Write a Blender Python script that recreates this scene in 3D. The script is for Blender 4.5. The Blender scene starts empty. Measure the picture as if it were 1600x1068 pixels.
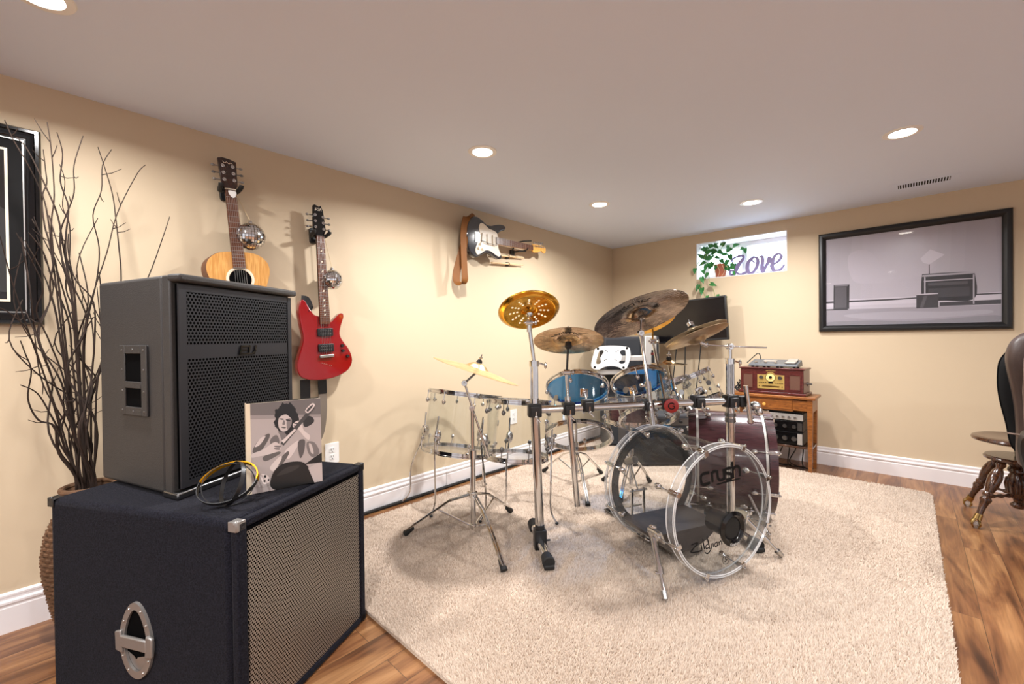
import bpy, math, random
import numpy as np
from mathutils import Vector, Matrix

random.seed(7); RNG = np.random.default_rng(7)
C = bpy.context.scene
COL = C.collection
PI = math.pi
# ------------------------------------------------------------------ camera
FPX, YAW, PITCH, ROLL, LX, BY, EYE = 664.406, 0.7509256, 0.00970748, -0.0109181, 2.553, 4.489, 1.11465
H = 2.15
XR, YF = 2.7, -2.6          # right wall, wall behind the camera
def cam_axes():
    fwd = np.array([-math.sin(YAW), math.cos(YAW), 0.]); right = np.array([math.cos(YAW), math.sin(YAW), 0.]); up = np.array([0, 0, 1.])
    cp, sp = math.cos(PITCH), math.sin(PITCH); f2 = cp*fwd - sp*up; u2 = sp*fwd + cp*up
    cr, sr = math.cos(ROLL), math.sin(ROLL)
    return cr*right + sr*u2, -sr*right + cr*u2, f2
CR, CU, CF = cam_axes()
cam = bpy.data.cameras.new('camera'); camo = bpy.data.objects.new('camera', cam); COL.objects.link(camo)
cam.sensor_width = 36; cam.lens = FPX/1600*36; cam.clip_start = 0.05
M = Matrix.Identity(4)
for i in range(3):
    M[i][0], M[i][1], M[i][2] = CR[i], CU[i], -CF[i]
M[0][3], M[1][3], M[2][3] = 0, 0, EYE
camo.matrix_world = M
C.camera = camo
# ------------------------------------------------------------------ view, world, light budget
C.view_settings.view_transform = 'Standard'; C.view_settings.look = 'None'; C.view_settings.gamma = 1
C.view_settings.use_curve_mapping = False
C.view_settings.exposure = 0.0
POT_W = 32.0                 # watts of each ceiling pot light
POT_COL = (1.0, 0.985, 0.985)
C.cycles.use_denoising = True
C.cycles.transparent_max_bounces = 40
C.cycles.max_bounces = 10; C.cycles.diffuse_bounces = 6; C.cycles.glossy_bounces = 5; C.cycles.transmission_bounces = 6
C.cycles.sample_clamp_indirect = 6.0
C.cycles.caustics_reflective = False; C.cycles.caustics_refractive = False
W = bpy.data.worlds.new('daylight'); C.world = W; W.use_nodes = True
W.node_tree.nodes['Background'].inputs[0].default_value = (0.72, 0.88, 1.0, 1); W.node_tree.nodes['Background'].inputs[1].default_value = 9.0

# ------------------------------------------------------------------ points from the survey of the room
V3 = lambda *a: np.array(a, float)
def ray(x, y): return V3(0, 0, EYE), CF + CR*(x-800)/FPX - CU*(y-534)/FPX
def fz(x, y, z=0.):
    o, d = ray(x, y); return o + d*(z-o[2])/d[2]
def lw(x, y, off=0.):
    o, d = ray(x, y); return o + d*(-LX+off)/d[0]
def bw(x, y, off=0.):
    o, d = ray(x, y); return o + d*(BY-off)/d[1]
def pl(x, y, P, n):
    o, d = ray(x, y); n = V3(*n); return o + d*(((V3(*P)-o)@n)/(d@n))
def gd(x, y, dist):
    o, d = ray(x, y); return o + d*dist/math.hypot(d[0], d[1])
def nrm(a): a = np.array(a, float); return a/np.linalg.norm(a)

# ------------------------------------------------------------------ mesh builder
def frame_of(n, x=None):
    n = nrm(n)
    if x is None:
        x = np.cross([0, 0, 1.], n) if abs(n[2]) < .95 else V3(1, 0, 0)
    x = nrm(np.array(x) - n*(np.array(x)@n)); y = np.cross(n, x)
    return x, y, n
class MB:
    def __init__(s): s.v = []; s.f = []; s.m = []; s.k = 0; s.c = []; s.col = None
    def add(s, vs, fs):
        b = len(s.v); s.v += [tuple(map(float, p)) for p in vs]; s.f += [tuple(b+i for i in f) for f in fs]
        s.m += [s.k]*len(fs); s.c += [s.col]*len(fs); return s
    def box(s, c, d, ax=None):
        c = np.array(c, float); d = np.array(d, float)/2
        ax = np.eye(3) if ax is None else np.array(ax, float)
        vs = [c + ax[0]*d[0]*i + ax[1]*d[1]*j + ax[2]*d[2]*k for k in (-1, 1) for j in (-1, 1) for i in (-1, 1)]
        return s.add(vs, [(0, 2, 3, 1), (4, 5, 7, 6), (0, 1, 5, 4), (2, 6, 7, 3), (0, 4, 6, 2), (1, 3, 7, 5)])
    def bb(s, a, b):
        a = np.array(a, float); b = np.array(b, float); return s.box((a+b)/2, np.abs(b-a))
    def lathe(s, prof, o, n=(0, 0, 1), k=32, x=None, closed=False):
        x, y, n = frame_of(n, x); o = np.array(o, float); vs = []; fs = []; m = len(prof); rings = []
        for r, h in prof:
            if r < 1e-7:
                rings.append([len(vs)]); vs.append(o + n*h)
            else:
                b = len(vs); rings.append(list(range(b, b+k)))
                for i in range(k):
                    a = 2*PI*i/k; vs.append(o + n*h + r*(math.cos(a)*x + math.sin(a)*y))
        for j in range(m-1 if not closed else m):
            A, B = rings[j], rings[(j+1) % m]
            for i in range(k):
                q = (i+1) % k
                if len(A) == 1 and len(B) == 1: break
                if len(A) == 1: fs.append((A[0], B[q], B[i]))
                elif len(B) == 1: fs.append((A[i], A[q], B[0]))
                else: fs.append((A[i], A[q], B[q], B[i]))
        return s.add(vs, fs)
    def cyl(s, a, b, r, r2=None, k=16):
        a = np.array(a, float); b = np.array(b, float); L = np.linalg.norm(b-a); r2 = r if r2 is None else r2
        return s.lathe([(0, 0), (r, 0), (r2, L), (0, L)], a, b-a, k)
    def sph(s, c, r, k=16, sc=(1, 1, 1), n=(0, 0, 1)):
        m = max(6, k//2); c = np.array(c, float)
        x, y, n = frame_of(n); vs = [c + n*r*sc[2]*-1]; fs = []
        for j in range(1, m):
            t = PI*j/m
            for i in range(k):
                a = 2*PI*i/k; vs.append(c + x*r*sc[0]*math.sin(t)*math.cos(a) + y*r*sc[1]*math.sin(t)*math.sin(a) - n*r*sc[2]*math.cos(t))
        vs.append(c + n*r*sc[2])
        for i in range(k):
            q = (i+1) % k; fs.append((0, 1+q, 1+i)); fs.append((len(vs)-1, 1+(m-2)*k+i, 1+(m-2)*k+q))
            for j in range(m-2): fs.append((1+j*k+i, 1+j*k+q, 1+(j+1)*k+q, 1+(j+1)*k+i))
        return s.add(vs, fs)
    def tube(s, pts, r, k=8, closed=False, flat=None):
        P = [np.array(p, float) for p in pts]; n = len(P)
        R = r if hasattr(r, '__len__') else [r]*n
        T = []
        for i in range(n):
            a = P[i-1] if (i > 0 or closed) else P[i]; b = P[(i+1) % n] if (i < n-1 or closed) else P[i]
            T.append(nrm(b-a))
        x = frame_of(T[0])[0]; vs = []; fs = []
        for i in range(n):
            x = nrm(x - T[i]*(x@T[i])); y = np.cross(T[i], x)
            for j in range(k):
                a = 2*PI*j/k; vs.append(P[i] + R[i]*(math.cos(a)*x + math.sin(a)*y))
        for i in range(n if closed else n-1):
            A, B = i*k, ((i+1) % n)*k
            for j in range(k): fs.append((A+j, A+(j+1) % k, B+(j+1) % k, B+j))
        if not closed:
            fs.append(tuple(range(k-1, -1, -1))); fs.append(tuple(range((n-1)*k, n*k)))
        return s.add(vs, fs)
    def torus(s, c, R, r, n=(0, 0, 1), k=48, q=8):
        return s.lathe([(R + r*math.cos(2*PI*i/q), r*math.sin(2*PI*i/q)) for i in range(q)], c, n, k, closed=True)
    def ring(s, c, ri, ro, h, n=(0, 0, 1), k=48):   # a band with square section, from c up to c+h*n
        return s.lathe([(ri, 0), (ro, 0), (ro, h), (ri, h)], c, n, k, closed=True)
    def prism(s, poly, fr, h0, h1):                 # poly 2D, fr(u,v,w)->world
        n = len(poly); vs = [fr(u, v, h0) for u, v in poly] + [fr(u, v, h1) for u, v in poly]
        fs = [tuple(range(n-1, -1, -1)), tuple(range(n, 2*n))] + [(i, (i+1) % n, n+(i+1) % n, n+i) for i in range(n)]
        return s.add(vs, fs)
    def face(s, poly, fr, w=0.): return s.add([fr(u, v, w) for u, v in poly], [tuple(range(len(poly)))])
    def ribbon(s, pts, wd, fr, h0, h1, rise=0.):             # a stroke of given width in the plane of fr, h0..h1 thick
        P = [np.array(p, float) for p in pts]; n = len(P); wd = wd if hasattr(wd, '__len__') else [wd]*n
        A = []; B = []
        for i in range(n):
            t = nrm(P[min(i+1, n-1)] - P[max(i-1, 0)]); q = np.array([-t[1], t[0]])*wd[i]/2
            A.append(P[i]+q); B.append(P[i]-q)
        vs = [fr(*a, h0-rise*i) for i, a in enumerate(A)]+[fr(*b, h0-rise*i) for i, b in enumerate(B)]+[fr(*a, h1+rise*i) for i, a in enumerate(A)]+[fr(*b, h1+rise*i) for i, b in enumerate(B)]; fs = []
        for i in range(n-1):
            fs += [(2*n+i, 3*n+i, 3*n+i+1, 2*n+i+1)]
            if h1 != h0: fs += [(i, i+1, n+i+1, n+i), (i, 2*n+i, 2*n+i+1, i+1), (n+i, n+i+1, 3*n+i+1, 3*n+i)]
        if h1 != h0: fs += [(0, n, 3*n, 2*n), (n-1, 3*n-1, 4*n-1, 2*n-1)]
        return s.add(vs, fs)
def smooth_pts(pts, n=6, closed=False):             # Catmull-Rom
    P = [np.array(p, float) for p in pts]; m = len(P); out = []
    for i in range(m if closed else m-1):
        g = lambda j: P[j % m] if closed else P[min(max(j, 0), m-1)]
        a, b, c, d = g(i-1), g(i), g(i+1), g(i+2)
        for k in range(n):
            t = k/n; out.append(.5*((2*b)+(-a+c)*t+(2*a-5*b+4*c-d)*t*t+(-a+3*b-3*c+d)*t**3))
    if not closed: out.append(P[-1])
    return out
def fr_of(o, u, v, w=None):
    o, u, v = np.array(o, float), np.array(u, float), np.array(v, float)
    w = np.cross(u, v) if w is None else np.array(w, float)
    return lambda a, b, c=0.: o + u*a + v*b + w*c
def rrect(w, h, r, k=5, cx=0, cy=0):
    out = []
    for sx, sy, a0 in ((1, 1, 0), (-1, 1, 90), (-1, -1, 180), (1, -1, 270)):
        for i in range(k+1):
            a = math.radians(a0+90*i/k); out.append((cx+sx*(w/2-r)+r*math.cos(a), cy+sy*(h/2-r)+r*math.sin(a)))
    return out
def ell(cx, cy, rx, ry, k=24, rot=0):
    return [(cx+rx*math.cos(t)*math.cos(rot)-ry*math.sin(t)*math.sin(rot), cy+rx*math.cos(t)*math.sin(rot)+ry*math.sin(t)*math.cos(rot)) for t in [2*PI*i/k for i in range(k)]]

# ------------------------------------------------------------------ objects
LOC = {}
def mesh_obj(name, mb, mats, loc, bevel=0, seg=2, smooth=38, sub=0):
    me = bpy.data.meshes.new(name)
    vs = np.array(mb.v) - np.array(loc)
    me.from_pydata(vs.tolist(), [], mb.f); me.validate()
    mats = mats if isinstance(mats, (list, tuple)) else [mats]
    for m in mats: me.materials.append(m)
    if len(mats) > 1 and len(me.polygons) == len(mb.m): me.polygons.foreach_set('material_index', mb.m)
    if any(c is not None for c in mb.c) and len(me.polygons) == len(mb.c):
        at = me.color_attributes.new('print', 'FLOAT_COLOR', 'CORNER')
        for p, c in zip(me.polygons, mb.c):
            c = c or (1, 1, 1)
            for li in p.loop_indices: at.data[li].color = (*c, 1)
    o = bpy.data.objects.new(name, me); COL.objects.link(o)
    me.polygons.foreach_set('use_smooth', [True]*len(me.polygons))
    me.set_sharp_from_angle(angle=math.radians(smooth))
    if bevel:
        b = o.modifiers.new('bevel', 'BEVEL'); b.width = bevel; b.segments = seg; b.limit_method = 'ANGLE'; b.angle_limit = math.radians(40)
    if sub:
        b = o.modifiers.new('subsurf', 'SUBSURF'); b.levels = sub; b.render_levels = sub
    return o
def thing(name, label, cat, loc, group=None):
    o = bpy.data.objects.new(name, None); COL.objects.link(o); o.location = loc; o.empty_display_size = .05
    o['label'] = label; o['category'] = cat
    if group: o['group'] = group
    LOC[o.name] = np.array(loc, float); return o
def part(par, name, mb, mats, label=None, kind=None, **kw):
    o = mesh_obj(name, mb, mats, LOC[par.name], **kw); o.parent = par; LOC[o.name] = LOC[par.name]
    if label: o['label'] = label
    if kind: o['kind'] = kind
    return o
def solo(name, mb, mats, label, cat, loc=(0, 0, 0), group=None, kind=None, **kw):
    o = mesh_obj(name, mb, mats, loc, **kw); o.location = loc; o['label'] = label; o['category'] = cat
    if group: o['group'] = group
    if kind: o['kind'] = kind
    LOC[o.name] = np.array(loc, float); return o
def struct(name, mb, mats, par=None, **kw):
    o = mesh_obj(name, mb, mats, (0, 0, 0), **kw); LOC[o.name] = V3(0, 0, 0)
    if par: o.parent = par
    else: o['kind'] = 'structure'
    return o
def text_mesh(txt, size, extr=0.):
    cu = bpy.data.curves.new('t', 'FONT'); cu.body = txt; cu.size = size; cu.extrude = extr; cu.align_x = 'CENTER'; cu.align_y = 'CENTER'
    ob = bpy.data.objects.new('t', cu); COL.objects.link(ob); dg = bpy.context.evaluated_depsgraph_get(); dg.update()
    me = bpy.data.meshes.new_from_object(ob.evaluated_get(dg))
    vs = [tuple(v.co) for v in me.vertices]; fs = [tuple(p.vertices) for p in me.polygons]
    bpy.data.objects.remove(ob); bpy.data.curves.remove(cu); bpy.data.meshes.remove(me)
    return vs, fs
def put_text(mb, txt, size, fr, sx=1., shear=0., w=0.):
    vs, fs = text_mesh(txt, size); return mb.add([fr(sx*x+shear*y, y, w) for x, y, z in vs], fs)

# ------------------------------------------------------------------ materials
def srgb(r, g, b):
    f = lambda c: (c/255/12.92) if c/255 <= .04045 else ((c/255+.055)/1.055)**2.4
    return (f(r), f(g), f(b))
class NT:
    def __init__(s, name):
        s.mat = bpy.data.materials.new(name); s.mat.use_nodes = True; s.t = s.mat.node_tree; s.t.nodes.clear()
        s.out = s.n('ShaderNodeOutputMaterial')
    def n(s, typ, **kw):
        nd = s.t.nodes.new(typ)
        for k, v in kw.items(): setattr(nd, k, v)
        return nd
    def l(s, a, b): s.t.links.new(a, b); return s
    def set(s, nd, **kw):
        for k, v in kw.items(): nd.inputs[k.replace('_', ' ')].default_value = v
        return nd
def pbr(name, col, rough=.5, metal=0., spec=.5, bump=0, bscale=200, var=0., vscale=8, coat=0., stretch=None, sheen=0., bdetail=3):
    n = NT(name); b = n.n('ShaderNodeBsdfPrincipled'); n.l(b.outputs[0], n.out.inputs[0])
    b.inputs['Base Color'].default_value = (*col, 1); b.inputs['Roughness'].default_value = rough; b.inputs['Metallic'].default_value = metal
    b.inputs['Specular IOR Level'].default_value = spec; b.inputs['Coat Weight'].default_value = coat; b.inputs['Coat Roughness'].default_value = .05
    b.inputs['Sheen Weight'].default_value = sheen
    tc = n.n('ShaderNodeTexCoord'); mp = n.n('ShaderNodeMapping'); n.l(tc.outputs['Object'], mp.inputs[0])
    if stretch: mp.inputs['Scale'].default_value = stretch
    if var:
        nz = n.n('ShaderNodeTexNoise'); nz.inputs['Scale'].default_value = vscale; nz.inputs['Detail'].default_value = 5; n.l(mp.outputs[0], nz.inputs['Vector'])
        rp = n.n('ShaderNodeValToRGB'); rp.color_ramp.elements[0].position = .3; rp.color_ramp.elements[1].position = .7
        rp.color_ramp.elements[0].color = (*[c*(1-var) for c in col], 1); rp.color_ramp.elements[1].color = (*[min(1, c*(1+var)) for c in col], 1)
        n.l(nz.outputs['Fac'], rp.inputs[0]); n.l(rp.outputs[0], b.inputs['Base Color'])
    if bump:
        nz = n.n('ShaderNodeTexNoise'); nz.inputs['Scale'].default_value = bscale; nz.inputs['Detail'].default_value = bdetail; n.l(mp.outputs[0], nz.inputs['Vector'])
        bp = n.n('ShaderNodeBump'); bp.inputs['Strength'].default_value = bump; bp.inputs['Distance'].default_value = .002
        n.l(nz.outputs['Fac'], bp.inputs['Height']); n.l(bp.outputs[0], b.inputs['Normal'])
    return n.mat
def clear(name, tint=(.96, .97, .97), ior=1.45, white=0.0, gl=.03, boost=1.0):
    n = NT(name); tr = n.n('ShaderNodeBsdfTransparent'); tr.inputs[0].default_value = (*tint, 1)
    g = n.n('ShaderNodeBsdfGlossy'); g.inputs['Roughness'].default_value = gl
    ge = n.n('ShaderNodeNewGeometry'); dt = n.n('ShaderNodeVectorMath', operation='DOT_PRODUCT'); n.l(ge.outputs['Incoming'], dt.inputs[0]); n.l(ge.outputs['Normal'], dt.inputs[1])
    ab = n.n('ShaderNodeMath', operation='ABSOLUTE'); n.l(dt.outputs['Value'], ab.inputs[0])
    om = n.n('ShaderNodeMath', operation='SUBTRACT', use_clamp=True); om.inputs[0].default_value = 1; n.l(ab.outputs[0], om.inputs[1])
    pw5 = n.n('ShaderNodeMath', operation='POWER'); pw5.inputs[1].default_value = 5; n.l(om.outputs[0], pw5.inputs[0])
    f0 = ((ior-1)/(ior+1))**2
    ma = n.n('ShaderNodeMath', operation='MULTIPLY_ADD', use_clamp=True); ma.inputs[1].default_value = 1-f0; ma.inputs[2].default_value = f0; n.l(pw5.outputs[0], ma.inputs[0])
    ml = n.n('ShaderNodeMath', operation='MULTIPLY', use_clamp=True); ml.inputs[1].default_value = boost; n.l(ma.outputs[0], ml.inputs[0])
    mx = n.n('ShaderNodeMixShader'); n.l(ml.outputs[0], mx.inputs[0])
    src = tr
    if white:
        d = n.n('ShaderNodeBsdfDiffuse'); d.inputs[0].default_value = (.9, .9, .9, 1)
        m2 = n.n('ShaderNodeMixShader'); m2.inputs[0].default_value = white; n.l(tr.outputs[0], m2.inputs[1]); n.l(d.outputs[0], m2.inputs[2]); src = m2
    n.l(src.outputs[0], mx.inputs[1]); n.l(g.outputs[0], mx.inputs[2]); n.l(mx.outputs[0], n.out.inputs[0])
    return n.mat
def emit(name, col, s):
    n = NT(name); e = n.n('ShaderNodeEmission'); e.inputs[0].default_value = (*col, 1); e.inputs[1].default_value = s; n.l(e.outputs[0], n.out.inputs[0]); return n.mat
def print_mat(name, rough=.3, coat=.0):
    n = NT(name); b = n.n('ShaderNodeBsdfPrincipled'); n.l(b.outputs[0], n.out.inputs[0]); a = n.n('ShaderNodeVertexColor'); a.layer_name = 'print'
    n.l(a.outputs['Color'], b.inputs['Base Color']); b.inputs['Roughness'].default_value = rough; b.inputs['Coat Weight'].default_value = coat; return n.mat
def wood(name, c1, c2, scale=(1, 1, 1), rough=.4, coat=.0, ramp=(.35, .65), dist=2., nscale=6):
    n = NT(name); b = n.n('ShaderNodeBsdfPrincipled'); n.l(b.outputs[0], n.out.inputs[0]); b.inputs['Roughness'].default_value = rough; b.inputs['Coat Weight'].default_value = coat; b.inputs['Coat Roughness'].default_value = .08
    tc = n.n('ShaderNodeTexCoord'); mp = n.n('ShaderNodeMapping'); mp.inputs['Scale'].default_value = scale; n.l(tc.outputs['Object'], mp.inputs[0])
    nz = n.n('ShaderNodeTexNoise'); nz.inputs['Scale'].default_value = nscale; nz.inputs['Detail'].default_value = 8; nz.inputs['Distortion'].default_value = dist; n.l(mp.outputs[0], nz.inputs['Vector'])
    rp = n.n('ShaderNodeValToRGB'); rp.color_ramp.elements[0].position, rp.color_ramp.elements[1].position = ramp
    rp.color_ramp.elements[0].color = (*c1, 1); rp.color_ramp.elements[1].color = (*c2, 1); n.l(nz.outputs['Fac'], rp.inputs[0]); n.l(rp.outputs[0], b.inputs['Base Color'])
    return n.mat
def floor_mat():
    n = NT('wood_floor'); b = n.n('ShaderNodeBsdfPrincipled'); n.l(b.outputs[0], n.out.inputs[0])
    tc = n.n('ShaderNodeTexCoord'); sp = n.n('ShaderNodeSeparateXYZ'); n.l(tc.outputs['Object'], sp.inputs[0])
    cb = n.n('ShaderNodeCombineXYZ'); n.l(sp.outputs['Y'], cb.inputs['X'])
    ax = n.n('ShaderNodeMath', operation='ADD'); ax.inputs[1].default_value = 0.048; n.l(sp.outputs['X'], ax.inputs[0]); n.l(ax.outputs[0], cb.inputs['Y'])
    br = n.n('ShaderNodeTexBrick'); br.offset = .37; br.inputs['Scale'].default_value = 1; br.inputs['Mortar Size'].default_value = .0011; br.inputs['Brick Width'].default_value = 1.22; br.inputs['Row Height'].default_value = .128
    br.inputs['Color1'].default_value = (0, 0, 0, 1); br.inputs['Color2'].default_value = (1, 1, 1, 1); br.inputs['Mortar'].default_value = (.5, .5, .5, 1); br.inputs['Mortar Smooth'].default_value = .3
    n.l(cb.outputs[0], br.inputs['Vector'])
    rb = n.n('ShaderNodeRGBToBW'); n.l(br.outputs['Color'], rb.inputs[0])
    # shift the grain from plank to plank
    mu = n.n('ShaderNodeMath', operation='MULTIPLY'); mu.inputs[1].default_value = 37.0; n.l(rb.outputs[0], mu.inputs[0])
    c2 = n.n('ShaderNodeCombineXYZ'); n.l(sp.outputs['X'], c2.inputs['X']); n.l(sp.outputs['Y'], c2.inputs['Y']); n.l(mu.outputs[0], c2.inputs['Z'])
    mp = n.n('ShaderNodeMapping'); mp.inputs['Scale'].default_value = (9, 1.3, 1); n.l(c2.outputs[0], mp.inputs[0])
    nz = n.n('ShaderNodeTexNoise'); nz.inputs['Scale'].default_value = 1.3; nz.inputs['Detail'].default_value = 6; nz.inputs['Distortion'].default_value = 1.4; n.l(mp.outputs[0], nz.inputs['Vector'])
    rp = n.n('ShaderNodeValToRGB'); e = rp.color_ramp.elements
    e[0].position = .28; e[0].color = (*srgb(70, 42, 24), 1); e[1].position = .74; e[1].color = (*srgb(184, 138, 94), 1)
    k = rp.color_ramp.elements.new(.42); k.color = (*srgb(126, 82, 51), 1); k = rp.color_ramp.elements.new(.55); k.color = (*srgb(156, 110, 70), 1)
    n.l(nz.outputs['Fac'], rp.inputs[0])
    m2 = n.n('ShaderNodeMapping'); m2.inputs['Scale'].default_value = (70, 3, 1); n.l(c2.outputs[0], m2.inputs[0])
    n2 = n.n('ShaderNodeTexNoise'); n2.inputs['Scale'].default_value = 2; n2.inputs['Detail'].default_value = 4; n.l(m2.outputs[0], n2.inputs['Vector'])
    mx = n.n('ShaderNodeMix', data_type='RGBA', blend_type='MULTIPLY'); mx.inputs[0].default_value = .45
    n.l(rp.outputs[0], mx.inputs[6])
    r2 = n.n('ShaderNodeValToRGB'); r2.color_ramp.elements[0].position = .3; r2.color_ramp.elements[0].color = (.45, .4, .36, 1); r2.color_ramp.elements[1].position = .62; n.l(n2.outputs['Fac'], r2.inputs[0]); n.l(r2.outputs[0], mx.inputs[7])
    # tone of each plank
    m3 = n.n('ShaderNodeMix', data_type='RGBA', blend_type='MULTIPLY'); m3.inputs[0].default_value = 1
    r3 = n.n('ShaderNodeValToRGB'); r3.color_ramp.elements[0].color = (.74, .7, .66, 1); r3.color_ramp.elements[1].color = (1, 1, 1, 1); n.l(rb.outputs[0], r3.inputs[0])
    n.l(mx.outputs[2], m3.inputs[6]); n.l(r3.outputs[0], m3.inputs[7])
    m4 = n.n('ShaderNodeMix', data_type='RGBA'); n.l(br.outputs['Fac'], m4.inputs[0]); n.l(m3.outputs[2], m4.inputs[6]); m4.inputs[7].default_value = (.05, .025, .012, 1)
    n.l(m4.outputs[2], b.inputs['Base Color']); b.inputs['Roughness'].default_value = .33
    bp = n.n('ShaderNodeBump'); bp.inputs['Strength'].default_value = .15; bp.inputs['Distance'].default_value = .001; n.l(n2.outputs['Fac'], bp.inputs['Height']); n.l(bp.outputs[0], b.inputs['Normal'])
    return n.mat
def pile_mat():
    n = NT('shag_pile'); b = n.n('ShaderNodeBsdfPrincipled'); n.l(b.outputs[0], n.out.inputs[0]); b.inputs['Roughness'].default_value = .9; b.inputs['Specular IOR Level'].default_value = .15; b.inputs['Sheen Weight'].default_value = .2
    g = n.n('ShaderNodeNewGeometry'); rp = n.n('ShaderNodeValToRGB'); rp.color_ramp.elements[0].color = (*srgb(178, 156, 137), 1); rp.color_ramp.elements[1].color = (*srgb(214, 196, 178), 1)
    n.l(g.outputs['Random Per Island'], rp.inputs[0]); n.l(rp.outputs[0], b.inputs['Base Color']); return n.mat
def cymbal_mat(name, c1, c2, rough=.22):
    n = NT(name); b = n.n('ShaderNodeBsdfPrincipled'); n.l(b.outputs[0], n.out.inputs[0]); b.inputs['Metallic'].default_value = 1; b.inputs['Roughness'].default_value = rough
    tc = n.n('ShaderNodeTexCoord'); sp = n.n('ShaderNodeSeparateXYZ'); n.l(tc.outputs['Object'], sp.inputs[0])
    vl = n.n('ShaderNodeVectorMath', operation='LENGTH'); n.l(tc.outputs['Object'], vl.inputs[0])
    mu = n.n('ShaderNodeMath', operation='MULTIPLY'); mu.inputs[1].default_value = 700; n.l(vl.outputs['Value'], mu.inputs[0])
    sn = n.n('ShaderNodeMath', operation='SINE'); n.l(mu.outputs[0], sn.inputs[0])
    nz = n.n('ShaderNodeTexNoise'); nz.inputs['Scale'].default_value = 16; nz.inputs['Detail'].default_value = 4; n.l(tc.outputs['Object'], nz.inputs['Vector'])
    rp = n.n('ShaderNodeValToRGB'); rp.color_ramp.elements[0].position = .32; rp.color_ramp.elements[1].position = .68; rp.color_ramp.elements[0].color = (*c1, 1); rp.color_ramp.elements[1].color = (*c2, 1)
    n.l(nz.outputs['Fac'], rp.inputs[0]); n.l(rp.outputs[0], b.inputs['Base Color'])
    vo = n.n('ShaderNodeTexVoronoi'); vo.inputs['Scale'].default_value = 40; n.l(tc.outputs['Object'], vo.inputs['Vector'])
    b1 = n.n('ShaderNodeBump'); b1.inputs['Strength'].default_value = .35; b1.inputs['Distance'].default_value = .002; n.l(vo.outputs['Distance'], b1.inputs['Height'])
    b2 = n.n('ShaderNodeBump'); b2.inputs['Strength'].default_value = .12; b2.inputs['Distance'].default_value = .0006; n.l(sn.outputs[0], b2.inputs['Height']); n.l(b1.outputs[0], b2.inputs['Normal']); n.l(b2.outputs[0], b.inputs['Normal'])
    return n.mat
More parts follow.
